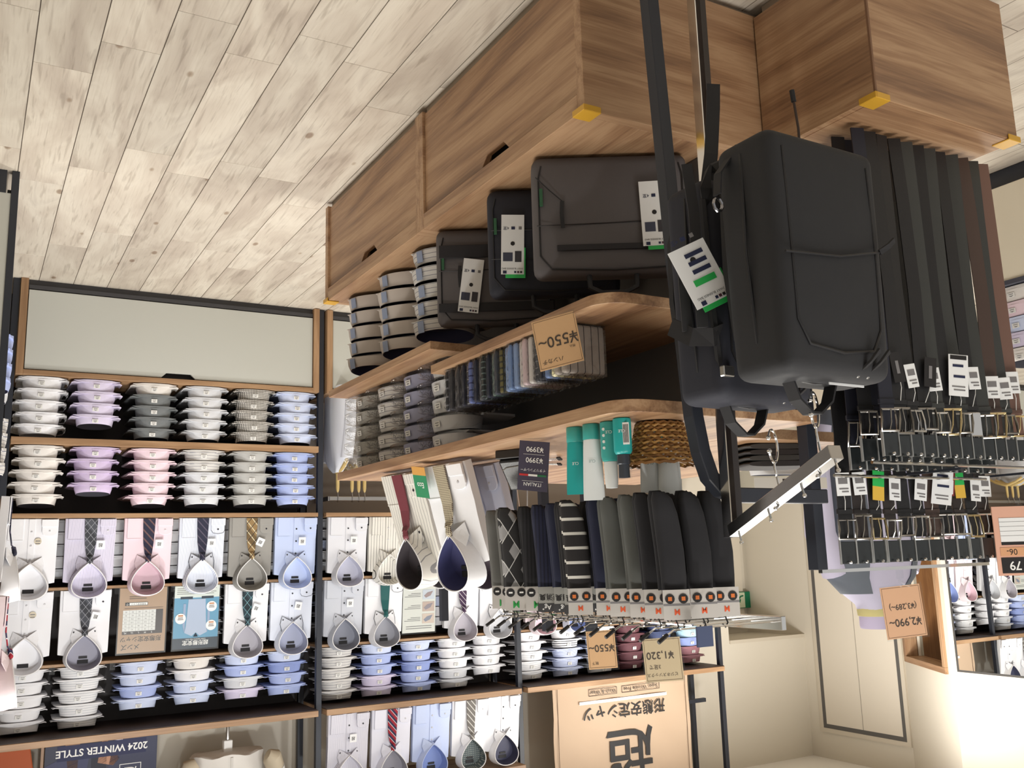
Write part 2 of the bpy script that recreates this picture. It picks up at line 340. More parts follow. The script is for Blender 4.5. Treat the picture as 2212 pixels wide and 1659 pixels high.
# slanted fitting room front between the two side walls
B2, A2 = Vector((-5.66, 4.50, 0)), Vector((-5.20, 3.80, 0))
dv = (B2-A2); flen = dv.length; fang = math.atan2(dv.y, dv.x)
fr_ = struct(MB().box(0, .06, 0, .06, 0, CEIL).box(flen-.06, flen, 0, .06, 0, CEIL).box(.06, flen-.06, 0, .06, 2.19, CEIL).build('wall_fitting', WALL)); fr_.location = A2; fr_.rotation_euler = (0, 0, fang)
fd = struct(sub('door_3', None, A2, (0, 0, fang)))
for a_, b_, c_ in ((.06, .10, .10), (flen-.10, flen-.06, .10)): MB().box(a_, b_, -.02, c_, .0, 2.15).build('frame_post', WOODZ, fd, bevel=.002)
MB().box(.06, flen-.06, -.02, .10, 2.15, 2.19).build('frame_head', WOODX, fd, bevel=.002)
MB().box(.06, flen-.06, .62, .64, 0, 2.6).build('booth_back', mat('booth_cream', S(208, 202, 178), .8), fd)
MB().box(flen-.10, flen-.08, .06, .62, 0, 2.4).build('booth_side', wood('booth_wood', 'Z', S(138, 96, 58), S(120, 80, 46), S(100, 66, 38)), fd)
cu = MB(); pts = []
for i in range(25):
    u = i/24; pts.append((.11+u*.34, .22+.012*math.sin(u*30), 0))
cu.loft([[(p[0], p[1], z) for p in pts]+[(p[0], p[1]+.004, z) for p in pts[::-1]] for z in (.12, 1.1, 2.12)]).build('curtain', mat('pale_curtain', S(212, 207, 182), .85), fd, smooth=True)
struct(MB().box(-5.30, -5.20, -.5, 3.80, 0, CEIL).build('wall_mirror_side', WALL))
mr = thing('wall_mirror', 'tall wall mirror with thin dark edge reflecting the shirt shelves', 'mirror', (-5.19, 3.74, .12))
MB().box(0, .008, -1.9, 0, 0, 2.03).build('mirror_glass', MIRROR, mr)
MB().box(-.009, .010, 0, .012, -.012, 2.042).box(-.009, .010, -1.912, -1.9, -.012, 2.042).box(-.009, .010, -1.9, 0, 2.03, 2.042).box(-.009, .010, -1.9, 0, -.012, 0).build('edge_trim', mat('mirror_edge', S(70, 68, 66), .4), mr)
struct(MB().box(-7.2, 3.0, -2.5, 6.6, CEIL, CEIL+.05).build('ceiling', mat('white_ceiling', S(235, 232, 226), .9)))
struct(MB().box(2.2, 2.3, -2.5, 5.5, 0, CEIL).build('wall_right', WALL))
struct(MB().box(-4.90, 2.2, YW-.012, YW, 0, .07).build('baseboard_back', mat('dark_skirting', S(60, 58, 58), .6)))
# exit sign in the recess
es = thing('exit_sign', 'small green emergency exit sign with white running figure in recess', 'sign', (-5.62, 5.95, 1.815))
MB().box(-.17, .17, 0, .012, -.065, .065).build('sign_board', mat('exit_green', S(8, 122, 84), .5), es)
MB().box(.02, .17, -.0012, -.0002, -.06, .06).build('pale_field', mat('exit_pale', S(222, 232, 205), .5), es)
g = MB().ball((.115, -.003, .038), .011, 8)
g.tube([(.108, -.003, .026), (.09, -.003, -.006)], .009).tube([(.09, -.003, -.006), (.115, -.003, -.022), (.105, -.003, -.05)], .006).tube([(.09, -.003, -.006), (.066, -.003, -.03), (.04, -.003, -.034)], .006).tube([(.106, -.003, .02), (.128, -.003, .004), (.146, -.003, .012)], .005).tube([(.106, -.003, .022), (.08, -.003, .016), (.07, -.003, -.006)], .005)
g.build('running_figure', mat('exit_green', S(8, 122, 84), .5), es)
# ------------------------------------------------------------------ shirt wall fixtures
FY = 5.0
ZS = dict(top0=.48, s1=.815, s2=1.165, r1=1.505, r2=1.865, top=2.20)
BAYS = [(-1.655, -.155), (-2.885, -1.70), (-4.455, -2.925)]
BNAME = ['wide shirt bay', 'narrow shirt bay', 'far shirt bay']
def cabinet(x0, x1, nm):
    t = thing('wall_cabinet', 'low wall cabinet with grey flap door and wood frame under the '+nm, 'cabinet', ((x0+x1)/2, FY, 0))
    hw = (x1-x0)/2
    for a_ in (-hw, hw-.033): MB().box(a_, a_+.033, 0, .38, 0, .48).build('side_panel', FIXZ, t, bevel=.001)
    MB().box(-hw+.033, hw-.033, 0, .38, .455, .48).build('top_panel', FIXW, t, bevel=.001)
    MB().box(-hw+.033, hw-.033, .03, .05, 0, .06).build('toe_kick', mat('dark_toe', S(62, 62, 66), .5), t)
    MB().box(-hw+.033, hw-.033, .30, .32, .0, .455).build('cabinet_back', DARKP, t)
    MB().box(-hw+.036, hw-.036, .012, .045, .03, .05).build('lower_rail', mat('dark_toe', S(62, 62, 66), .5), t)
    w_ = hw-.037
    poly = [(-w_, .055), (w_, .055), (w_, .450), (.085, .450), (.06, .425), (-.06, .425), (-.085, .450), (-w_, .450)]
    MB().prism(poly, 'Y', .010, .026).build('flap_door', GREYP, t, bevel=.001)
    MB().box(-.09, .09, .045, .06, .40, .455).build('finger_recess', INK, t)
    return t
for (x0, x1), nm in zip(BAYS, BNAME): cabinet(x0, x1, nm)
def clipset(parent, x, z, y):
    m = MB().box(x-.012, x+.012, y-.03, y+.01, z-.004, z).box(x-.012, x+.012, y-.034, y-.03, z-.004, z+.028)
    return m.build('acrylic_clip', ACRYL, parent)
def bay(i):
    x0, x1 = BAYS[i]; nm = BNAME[i]; xc = (x0+x1)/2
    t = thing('shirt_shelving', 'black steel shelving with oak shelf edges forming the '+nm, 'shelving', (xc, FY, .48))
    hw = (x1-x0)/2; B = .48
    def sh(name, z0, z1, y0, y1, m=FIXW, a=-hw, b=hw): return MB().box(a, b, y0, y1, z0-B, z1-B).build(name, m, t, bevel=.0015)
    if i == 0:
        sh('shelf', ZS['s1']-.034, ZS['s1'], .0, .36); sh('shelf', ZS['s2']-.022, ZS['s2'], 0.0, .36)
        MB().box(-hw, hw, .372, .385, 0, 2.20-B).build('back_panel', DARKP, t)
    else:
        if i == 1: sh('shelf', ZS['s2']-.022, ZS['s2'], 0.0, .36)
        MB().box(-hw, hw, .372, .385, ZS['s2']-B, 2.20-B).build('back_panel', DARKP, t)
        MB().box(-hw, hw, .34, .36, 0, ZS['s2']-.03-B).build('lower_back_panel', PANELB, t)
        if i == 2: MB().box(-hw, hw, -.002, .02, 1.135-B, 1.165-B).build('cross_bar', BLACK, t); sh('shelf', ZS['s2']-.022, ZS['s2'], 0.022, .36)
    rails = ('r1', 'r2') if i < 2 else ('r2', 'r1')
    sh('display_rail', ZS['r1']-.014, ZS['r1'], .062, .36); sh('display_rail', ZS['r2']-.014, ZS['r2'], .122, .36)
    sh('top_shelf', ZS['top']-.03, ZS['top'], -.03, .38)
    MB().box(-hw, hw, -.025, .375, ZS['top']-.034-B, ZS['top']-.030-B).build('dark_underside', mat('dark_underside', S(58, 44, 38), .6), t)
    for x in ([-hw-.018, hw+.018] if i == 0 else [-hw-.018]):
        ztop = 3 if i != 0 else 2.19
        MB().box(x-.015, x+.015, .02, .05, -.48, 2.90-B).build('post', BLACK, t, bevel=.001)
        MB().box(x-.015, x+.015, .33, .36, -.48, 2.90-B).build('post', BLACK, t, bevel=.001)
    if i == 1: sh('upper_shelf', 2.59, 2.62, -.05, .36)
    if i == 2:
        MB().box(.26-hw, .29-hw, .20, .23, 2.2-B, 2.9-B).build('post', BLACK, t, bevel=.001)
        MB().box(-hw-.018, .26-hw, .20, .225, 2.40-B, 2.425-B).build('cross_bar', BLACK, t)
    XD_ = ([-.262, -.525, -.790, -1.05, -1.305, -1.545], [-1.832, -2.07, -2.30, -2.55, -2.79], [-3.11, -3.355, -3.605, -3.85, -4.1, -4.33])[i]
    for z in ('r1', 'r2'):
        if i == 2 and z == 'r1': pass
        for x in [c_+o_ for c_ in (([(XD_[q]+XD_[q+1])/2 for q in range(len(XD_)-1)])) for o_ in (0,)]: clipset(t, x-xc, ZS[z]-B, .058 if z == 'r1' else .108)
    return t
for i in range(3): bay(i)
# ---- hanging rail with wooden hangers in the narrow bay
hr = thing('hanging_rail', 'silver hanging rail behind the gondola in the narrow shirt bay', 'rail', (-2.3, 5.1, 1.06))
MB().box(-.55, .55, -.006, .006, -.012, .012).build('bar', STEEL, hr, bevel=.002)
for s_ in (-1, 1): MB().box(s_*.55-.006, s_*.55+.006, 0, .24, -.012, .012).build('bracket', STEEL, hr)
HW = mat('pale_hanger_wood', S(206, 180, 120), .5)
for k, x in enumerate((-1.80, -1.885, -1.925, -1.96, -2.20, -2.28, -2.36)):
    t = thing('wooden_hanger', ORD[k]+' pale wooden hanger from the wide bay on the silver rail', 'hanger', (x, 5.1, 1.06), (0, 0, R_(90)), 'hangers on the silver rail')
    pts = [(.014*math.cos(R_(a)), 0, .004+.014*math.sin(R_(a))) for a in range(-30, 200, 23)]+[(-.004, 0, -.026), (0, 0, -.04)]
    MB().tube(pts, .0018, 6).build('hook', STEEL, t, smooth=True)
    arm = [(-.15, 0, -.205), (-.09, 0, -.173), (0, 0, -.145), (.09, 0, -.173), (.15, 0, -.205)]
    MB().tube(arm, [.010, .012, .013, .012, .010], 8).tube([(0, 0, -.145), (0, 0, -.06), (0, 0, -.045), (0, 0, -.035)], [.011, .010, .008, .004], 8).build('shoulder', HW, t, smooth=True)
    if k in (0, 4):
        s = thing('hanging_shirt', ('white' if k == 0 else 'pale grey')+' dress shirt hanging on wooden hanger below the silver rail', 'shirt', (x, 5.1, .915), (0, 0, R_(90)))
        rings = []
        for z, wd, th in ((-.0, .05, .02), (-.03, .14, .03), (-.075, .215, .04), (-.2, .23, .05), (-.48, .22, .055)):
            rings.append([((.72*wd*math.copysign(abs(math.cos(a))**.7, math.cos(a))), (th+.006*math.sin(5*a+z*9))*math.copysign(abs(math.sin(a))**.8, math.sin(a)), z) for a in [2*math.pi*q/28 for q in range(28)]])
        MB().loft(rings).build('shirt_body', fabric(S(226, 230, 240) if k == 0 else S(200, 204, 212)), s, smooth=True)
        for sg in (-1, 1):
            MB().tube([(sg*.145, 0, -.07), (sg*.165, .01, -.22), (sg*.16, .02, -.46)], [.035, .035, .03], 10).build('sleeve', fabric(S(226, 230, 240) if k == 0 else S(200, 204, 212)), s, smooth=True)
# ------------------------------------------------------------------ folded shirts
def slab(seed, dep=.32):
    rnd = random.Random(seed); nx, ny = 10, 5; top = []; bot = []
    for j in range(ny+1):
        for i in range(nx+1):
            u = i/nx*2-1; v = j/ny
            wx = .110*(1-.04*(v < .05)-.02*v); x = u*wx+rnd.uniform(-.0012, .0012); y = v*dep-.004*(1-u*u)*(v < .1)
            if v < .05 and abs(u) > .75: y += .012
            h = .009+.010*(1-u*u)**.6-.003*abs(u)*(v < .3)+rnd.uniform(-.001, .001)
            top.append((x, y, h)); bot.append((x, y, .002+.0035*abs(u)**3*(1-v)))
    n = len(top); fs = []; w_ = nx+1
    for j in range(ny):
        for i in range(nx):
            a = j*w_+i; fs.append((a, a+1, a+w_+1, a+w_)); fs.append((n+a, n+a+w_, n+a+w_+1, n+a+1))
    per = [i for i in range(nx+1)]+[j*w_+nx for j in range(1, ny+1)]+[ny*w_+i for i in range(nx-1, -1, -1)]+[j*w_ for j in range(ny-1, 0, -1)]
    for q in range(len(per)): a, b = per[q], per[(q+1) % len(per)]; fs.append((a, n+a, n+b, b))
    return MB().add(top+bot, fs)
SLABS = [slab(i).mesh('shirt_body', smooth=True) for i in range(4)]
SLABS_S = [slab(i+20, .19).mesh('shirt_body', smooth=True) for i in range(2)]
def wings(s_):
    m = MB()
    if 1:
        sec = [(.066, .019, .004, .055), (.090, .017, .000, .06), (.106, .0145, .001, .07), (.117, .018, .010, .075)]
        rings = [[(s_*x, y, z), (s_*x, y+l, z+.004), (s_*x, y+l, z+.001), (s_*x, y, z-.003)] for x, z, y, l in sec]
        m.loft(rings)
    return m
WINGS = [wings(s_).mesh('shoulder_flap', smooth=True) for s_ in (-1, 1)]
def collar_rings(seed, fz=0.0, bz=0.0):
    rnd = random.Random(seed); n = 32
    z0, z1 = .013, .0565; q = rnd.uniform(-.002, .002)
    def el(rx, ry, zf, zb, cy=.056):
        r = []
        for k in range(n):
            a = 2*math.pi*k/n-math.pi/2; c, s_ = math.cos(a), math.sin(a); f = (1-s_)/2
            r.append((rx*math.copysign(abs(c)**.9, c), cy+ry*s_, zf*f+zb*(1-f)))
        return r
    out = [el(.088, .062, z0, z0+.004), el(.086, .060, z0+.02, z0+.02), el(.080+q, .055, z1+fz, z1-.004+bz), el(.0785+q, .0535, z1+.0008+fz, z1-.003+bz)]
    inn = [el(.0785+q, .0535, z1+.0008+fz, z1-.003+bz), el(.076+q, .051, z1-.002+fz, z1-.006+bz), el(.070, .046, z0+.012, z0+.010), el(.03, .02, z0+.012, z0+.012)]
    return out, inn
COLLARS = [MB().loft(collar_rings(i)[0], cap=False).mesh('collar', smooth=True) for i in range(3)]
COLLARS_T = [MB().loft(collar_rings(i, -.009, .012)[0], cap=False).mesh('collar', smooth=True) for i in range(3)]
LININGS_T = [MB().loft(collar_rings(i, -.009, .012)[1], cap=False).mesh('collar_lining', smooth=True) for i in range(3)]
LININGS = [MB().loft(collar_rings(i)[1], cap=False).mesh('collar_lining', smooth=True) for i in range(3)]
LABELM = MB().box(-.014, .014, -.0008, 0, -.009, .009).mesh('size_label')
LABELL = MB().box(-.011, .011, -.0008, 0, -.018, .019).mesh('size_label')
PRINTM = MB().box(-.008, .008, -.0012, -.0008, .002, .004).box(-.009, .009, -.0012, -.0008, -.005, -.0025).box(-.003, .003, -.0012, -.0008, .0045, .006).mesh('print')
LBLMAT = mat('label_paper', S(225, 225, 222), .6); LBLBLUE = mat('label_blue', S(140, 152, 178), .6); PRT = mat('label_print', S(120, 118, 120), .6)
bagm = MB(); rnd = random.Random(3)
rings = []
for j in range(5):
    y = -.014+j*.022; ring = []
    for k in range(20):
        a = 2*math.pi*k/20; c, s_ = math.cos(a), math.sin(a)
        ring.append(((.114+rnd.uniform(-.004, .003))*math.copysign(abs(c)**.45, c), y+rnd.uniform(-.004, .004), .030+(.0265+rnd.uniform(-.003, .002)-.010*(j > 3))*math.copysign(abs(s_)**.6, s_)))
    rings.append(ring)
bagm.loft(rings, cap=False); BAGM = bagm.mesh('polybag', smooth=False)
PALE = {'white': S(228, 228, 232), 'offwhite': S(222, 218, 214), 'lavender': S(208, 200, 224), 'lilac': S(196, 180, 210), 'pink': S(226, 204, 214), 'dark grey': S(112, 116, 118), 'light grey': S(205, 207, 212),
        'grey': S(178, 178, 176), 'light blue': S(200, 210, 236), 'blue': S(168, 182, 226), 'mid blue': S(140, 156, 208), 'maroon': S(98, 58, 66), 'navy': S(60, 72, 112), 'olive grey': S(130, 128, 122), 'aqua': S(176, 208, 224),
        'check': S(214, 210, 204), 'pinstripe': S(226, 226, 228), 'grey stripe': S(206, 204, 202), 'black stripe': S(232, 232, 234), 'blue stripe': S(206, 214, 236), 'warm grey': S(196, 188, 182), 'slate blue': S(150, 152, 176), 'fine stripe': S(186, 184, 176), 'dusty rose': S(160, 112, 122)}
def smat(c):
    if c == 'check': return fabric(PALE[c], 'check', S(60, 60, 58), 120, duty=.28)
    if c == 'pinstripe': return fabric(PALE[c], 'stripe', S(150, 156, 168), 90, 'Z', .12)
    if c == 'grey stripe': return fabric(PALE[c], 'stripe', S(110, 112, 124), 70, 'Z', .12)
    if c == 'black stripe': return fabric(PALE[c], 'stripe', S(30, 30, 38), 75, 'Z', .32)
    if c == 'blue stripe': return fabric(PALE[c], 'stripe', S(120, 134, 186), 150, 'Z', .3)
    if c == 'fine stripe': return fabric(PALE[c], 'stripe', S(120, 120, 122), 260, 'Z', .4)
    return fabric(PALE[c])
CNAME = {'offwhite': 'off-white', 'pinstripe': 'pinstriped white', 'check': 'black checked', 'grey stripe': 'grey striped', 'black stripe': 'black striped', 'blue stripe': 'blue striped', 'fine stripe': 'finely striped grey'}
cnt = [0]
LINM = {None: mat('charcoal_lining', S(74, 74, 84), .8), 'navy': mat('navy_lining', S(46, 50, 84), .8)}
def folded(c, loc, rz, label, group, wrap=False, inner=None, long_label=False, short=False, lab=True, big=False, top=False):
    k = cnt[0]; cnt[0] += 1; rr = random.Random(k*13+5)
    t = thing('folded_shirt', label, 'shirt', loc, (0, 0, rz+R_(rr.uniform(-2.2, 2.2))), group)
    m = smat(c)
    put('shirt_body', (SLABS_S[k % 2] if short else SLABS[k % 4]), m, t, (0, .03 if big else 0, 0), None, (.9, 1, 1) if big == 1 else None)
    if not big:
        for wg in WINGS: put('shoulder_flap', wg, m, t, (0, .014, 0))
    cl = put('collar', (COLLARS_T if top else COLLARS)[k % 3], m, t)
    if big: cl.scale = (1.2, 1.35, 1.0) if big == 2 else (1.06, 1.15, 1.0)
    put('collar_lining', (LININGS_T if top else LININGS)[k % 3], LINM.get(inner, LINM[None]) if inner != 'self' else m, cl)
    if lab:
        l = put('size_label', LABELL if long_label else LABELM, LBLBLUE if long_label else LBLMAT, cl, ((.040, -.0015, .036) if long_label else (.005, -.0070, .036)), ((R_(-6), 0, R_(18)) if long_label else (R_(-6), 0, 0)))
        if not long_label: put('print', PRINTM, PRT, l)
    if wrap: put('polybag', BAGM, FILM, t)
    return t
def stack(cols, x, y, z, rz, desc, group, pitch=.059, jit=.005, **kw):
    n = len(cols)
    for k, c in enumerate(cols):
        rr = random.Random(hash((round(x, 3), round(y, 3), k)) & 0xffff)
        jx = rr.uniform(-jit, jit)
        nm = CNAME.get(c, c)
        wkw = dict(kw); wkw['top'] = (k == n-1)
        label = '%s folded shirt, %s from bottom, %s' % (nm, ORD[k], desc)
        folded(c, (x+jx*math.cos(rz), y+jx*math.sin(rz), z+k*pitch), rz, label, group, **wkw)
XA = [-.274, -.525, -.795, -1.05, -1.305, -1.536]
rowA = [['white']*5, ['lavender']*4, ['offwhite']+['dark grey']*4, ['light grey']*5, ['check']*5, ['light blue']*5]
rowB = [['offwhite']*5, ['lilac']*4, ['pink']*5, ['grey stripe']*2+['light grey']*3, ['grey']*5, ['blue']*5]
rowE = [['white']*5, ['pinstripe']*5, ['light blue', 'light blue', 'blue', 'light blue'], ['offwhite', 'white', 'light blue', 'light blue'], ['light blue', 'blue', 'light grey', 'lavender'], ['light blue', 'mid blue', 'blue', 'blue']]
sA = ['wrapped white stack', 'lavender stack', 'dark grey stack', 'light grey stack', 'checked stack', 'light blue stack']
sB = ['off-white stack', 'lilac stack', 'pink stack', 'mixed striped stack', 'plain grey stack', 'blue stack']
for k in range(6):
    stack(rowA[k], XA[k], FY+.012, .482, 0, '%s on the grey cabinet' % sA[k], 'folded shirts on the grey cabinet', wrap=(k == 0), pitch=.0578, inner=('self' if k == 0 else None))
    stack(rowB[k], XA[k]+.002*k-.004, FY+.008, ZS['s1']+.002, 0, '%s one shelf above the cabinet' % sB[k], 'folded shirts on the second shelf', pitch=.0578)
    stack(rowE[k], XA[k], FY+.126, ZS['r2']+.002, 0, '%s stack from side fixture, under winter poster' % ORD[k], 'folded shirts below the winter poster', pitch=.058, short=True)
XR = [-1.822, -2.06, -2.30, -2.54, -2.765]
rowE2 = [['grey stripe']*5, ['light blue', 'blue', 'blue', 'lavender', 'lavender'], ['light blue', 'blue', 'mid blue', 'blue', 'blue'], ['white']*3+['light grey']*2, ['white']*4]
for k in range(5): stack(rowE2[k], XR[k], FY+.126, ZS['r2']+.002, 0, '%s top stack in narrow bay from wide bay' % ORD[k], 'folded shirts high in the narrow bay', pitch=.0575, short=True)
XQ = [-3.06, -3.325, -3.585, -3.83, -4.08, -4.325]
rowE3 = [['white', 'white', 'pinstripe', 'pinstripe', 'pinstripe'], ['white', 'black stripe', 'blue stripe', 'blue stripe', 'blue stripe'], ['white', 'light blue', 'light blue', 'white', 'light grey'], ['maroon']*5, ['navy', 'navy', 'navy', 'olive grey', 'olive grey'], ['aqua', 'aqua', 'mid blue', 'dusty rose', 'dusty rose']]
for k in range(6): stack(rowE3[k], XQ[k], FY+.126, ZS['r2']+.002, 0, '%s stack under paper banner from narrow bay' % ORD[k], 'folded shirts under the paper banner', pitch=.0575, short=True)
# stacks standing behind the display shirts
for k in range(5):
    stack(['light grey', 'white', 'light grey', 'white', 'light grey'], XA[k]-.12, FY+.15, ZS['s2']+.002, 0, 'behind lower display shirts, %s gap from side fixture' % ORD[k], 'shirts stacked behind the lower display row', short=True, lab=False)
for k in (3, 4, 5):
    stack(['light blue', 'white', 'light blue', 'white', 'light grey'], XA[k]-(.03 if k < 5 else -.002), FY+.15, ZS['r1']+.002, 0, 'behind poster row displays, %s gap from black post' % ORD[5-k], 'shirts stacked behind the upper display row', short=True, lab=False)
for k in (0, 3, 4):
    stack(['light grey', 'white', 'light blue', 'white', 'light grey'], XR[k]+(.0 if k == 0 else .075), FY+.15, ZS['r1']+.002, 0, 'behind narrow bay upper displays, %s gap' % ORD[k], 'shirts stacked behind the narrow bay displays', short=True, lab=False)
stack(['light grey', 'white', 'light blue', 'white', 'light grey'], XR[0]+.003, FY+.15, ZS['s2']+.002, 0, 'behind narrow bay lower displays', 'shirts stacked behind the narrow bay displays', short=True, lab=False)
# ------------------------------------------------------------------ display shirts standing on the rails
DW, DH = .113, .318
def dslab():
    nx, nz = 8, 8; rnd = random.Random(5); F = []; Bk = []
    for j in range(nz+1):
        for i in range(nx+1):
            u = i/nx*2-1; v = j/nz; x = u*DW*(1-.03*v+.004*math.sin(9*v)); z = v*DH-.018*max(0, v-.9)*10*abs(u)
            F.append((x, -.004-.006*(1-u*u)+rnd.uniform(-.0015, .0015), z)); Bk.append((x, .022, z))
    n = len(F); w_ = nx+1; fs = []
    for j in range(nz):
        for i in range(nx):
            a = j*w_+i; fs += [(a, a+1, a+w_+1, a+w_), (n+a, n+a+w_, n+a+w_+1, n+a+1)]
    per = list(range(nx+1))+[j*w_+nx for j in range(1, nz+1)]+[nz*w_+i for i in range(nx-1, -1, -1)]+[j*w_ for j in range(nz-1, 0, -1)]
    for q in range(len(per)): a, b = per[q], per[(q+1) % len(per)]; fs.append((a, n+a, n+b, b))
    return MB().add(F+Bk, fs)
CA, CB, CZ = .098, .082, .288; KZ = CZ-CB
def drop(t, k=1.0, dz=0.0):
    return (k*CA*math.sin(t)*abs(math.sin(t/2))**.9, CZ+dz-k*CB*math.cos(t))
NT = 40
def ring_(k, y0, y1, dz=0.0):
    return [(drop(2*math.pi*i/NT, k, dz)[0], y0+(y1-y0)*(1-math.cos(2*math.pi*i/NT))/2, drop(2*math.pi*i/NT, k, dz)[1]) for i in range(NT)]
D_BODY = dslab().mesh('shirt_front', smooth=True)
D_COLL = MB().loft([ring_(1.13, -.010, -.004, .002), ring_(1.10, -.030, -.038, .001), ring_(1.0, -.044, -.074), ring_(.975, -.044, -.073)], cap=False).mesh('collar', smooth=True)
D_RIM = MB().tube(ring_(1.0, -.045, -.075), .0021, 6, closed=True).mesh('collar_edge', smooth=True)
inn = [ring_(.975, -.044, -.073), ring_(.94, -.028, -.036), ring_(.86, -.014, -.0125)]
mi = MB().loft(inn, cap=False); c0 = len(mi.v); mi.v.append((0, -.012, CZ+.004)); mi.f += [(2*NT+i, 2*NT+(i+1) % NT, c0) for i in range(NT)]
D_INN = mi.mesh('neck_lining', smooth=True)
def leaf(s_):
    P = [(0, -.043, KZ+.004), (s_*.026, -.041, KZ+.022), (s_*.052, -.034, KZ+.045), (s_*.060, -.016, KZ+.012), (s_*.050, -.013, KZ-.028), (s_*.02, -.030, KZ-.010)]
    Q = [(p[0]*.98, p[1]+.0025, p[2]) for p in P]; n = len(P)
    return MB().add(P+Q, [tuple(range(n)), tuple(range(2*n-1, n-1, -1))]+[(i, (i+1) % n, n+(i+1) % n, n+i) for i in range(n)])
D_LEAF = [leaf(s_).mesh('collar_point') for s_ in (-1, 1)]
D_LBL = [MB().box(-.019, .019, -.0165, -.0155, -.0055, .0055).mesh('neck_label'), MB().box(-.024, .024, -.0165, -.0155, -.009, .009).mesh('neck_label')]
cuffp = [(-.034, 0), (.034, 0), (.034, .060), (.028, .072), (.014, .078), (-.014, .078), (-.028, .072), (-.034, .060)]
D_CUFF = MB().prism(cuffp, 'Y', -.016, -.009).mesh('cuff', bevel=.0015)
D_CUFF2 = MB().prism([(-.036, 0), (.036, 0), (.036, .035), (-.036, .035)], 'Y', -.0185, -.0155).mesh('cuff_fold', bevel=.001)
D_BTN = MB().lathe([(.0045, 0), (.0045, .0016), (.003, .0022)], 10).mesh('button', smooth=True)
D_PLK = MB().box(-.014, .014, -.0125, -.0095, .0, KZ-.005).mesh('placket', bevel=.0008)
D_TIE = MB().ribbon([(0, -.0165, .001), (0, -.018, .06), (0, -.02, .12), (0, -.03, KZ-.035), (0, -.042, KZ-.022)], [.058, .054, .048, .034, .024], .004, (1, 0, 0)).mesh('tie')
D_KNOT = MB().loft([[(x*.010, -.037+y*.010, KZ-.030) for x, y in ((-1, 0), (0, -1), (1, 0), (0, 1))], [(x*.017, -.043+y*.010, KZ-.004) for x, y in ((-1, 0), (0, -1), (1, 0), (0, 1))], [(x*.012, -.040+y*.008, KZ+.008) for x, y in ((-1, 0), (0, -1), (1, 0), (0, 1))]]).mesh('tie_knot', smooth=False, bevel=.003)
D_TAG = MB().box(-.019, .019, -.0012, 0, -.021, .021).mesh('brand_tag', bevel=.0004)
D_STK = MB().lathe([(.016, 0), (.016, .0006)], 16).mesh('round_sticker')
D_FRONTPIN = D_BTN
TRIMBLK = mat('black_trim', S(24, 24, 30), .6); BTNW = mat('pearl_button', S(196, 196, 200), .3); BTNK = mat('dark_button', S(34, 34, 44), .35)
RIMHL = mat('collar_edge_highlight', S(240, 240, 242), .6)  # painted highlight: white along the collar fold where it catches the light
D_PKT = MB().box(.035, .100, -.0135, -.009, .0, .098).box(.035, .100, -.0150, -.0125, .098, .101).mesh('chest_pocket')
def display(loc, label, group, fab, tie=None, inner=None, rim=None, tagm=True, cuff=True, btn=BTNW, trim=False, tilt=-5, rz=0.0, sticker=False, tagx=-.045, cat='shirt', tagrot=0.0):
    t = thing('display_shirt', label, cat, loc, (R_(tilt), 0, rz), group)
    put('shirt_front', D_BODY, fab, t); cl = put('collar', D_COLL, fab, t); put('collar_edge', D_RIM, rim or RIMHL, cl)
    put('neck_lining', D_INN, inner or fab, t)
    for m in D_LEAF: put('collar_point', m, fab, cl)
    put('neck_label', D_LBL[1], BLKL, t, (0, 0, CZ+.052), (R_(14), 0, 0))
    if not sticker: put('neck_label', D_LBL[0], BLKL, t, (0, 0, CZ+.030), (R_(6), 0, 0))
    put('chest_pocket', D_PKT, fab, t)
    if cuff:
        c = put('cuff', D_CUFF, fab, t, (-.076, -.0015, .002)); put('cuff_fold', D_CUFF2, fab, c, (0, -.0005, .0))
        put('button', D_BTN, btn, c, (0, -.016, .055), (math.pi/2, 0, 0))
        if trim: MB().tube([(-.034, -.0165, .035), (-.034, -.0165, .060), (-.026, -.0165, .073), (0, -.0165, .078), (.026, -.0165, .073), (.034, -.0165, .060)], .0011, 5).build('cuff_piping', TRIMBLK, c)
    if tie:
        tt = put('tie', D_TIE, tie, t); put('tie_knot', D_KNOT, tie, tt)
    else:
        p = put('placket', D_PLK, fab, t)
        for z in (.06, .125, .19): put('button', D_BTN, btn, p, (0, -.0125, z), (math.pi/2, 0, 0))
        put('button', D_BTN, btn, p, (0, -.041, KZ+.003), (math.pi/2, 0, 0))
    if trim:
        for s_ in (-1, 1): MB().tube([(s_*.058, -.0355, KZ+.047), (s_*.063, -.017, KZ+.012), (s_*.052, -.0145, KZ-.03), (s_*.02, -.0315, KZ-.011)], .0013, 5).build('collar_piping', TRIMBLK, cl)
    if btn is BTNK or trim:
        for s_ in (-1, 1): put('button', D_BTN, btn, cl, (s_*.046, -.017, KZ-.010), (math.pi/2, 0, 0))
    if tagm:
        g_ = put('brand_tag', D_TAG, CLEARW, t, (tagx, -.026, .125), (0, R_(tagrot), 0)); text(g_, '超', .020, 0, .0, INK, -.0016, .01)
    if sticker:
        put('round_sticker', D_STK, mat('gold_sticker', S(206, 196, 176), .5), t, (-.028, -.014, .105), (math.pi/2, 0, 0))
        for dz in (.008, -.004): lab_box(t, 'sticker_print', -.038, -.018, .105+dz, .105+dz+.004, PRT, -.0148)
    return t
def plain(c): return fabric(c, coat=.15)
F_WH, F_LAV = plain(S(232, 233, 238)), fabric(S(218, 214, 230), 'stripe', S(166, 162, 190), 210, 'X', .35, coat=.15)
F_PK, F_BW = plain(S(228, 206, 216)), fabric(S(226, 230, 240), 'stripe', S(188, 196, 214), 190, 'X', .35, coat=.15)
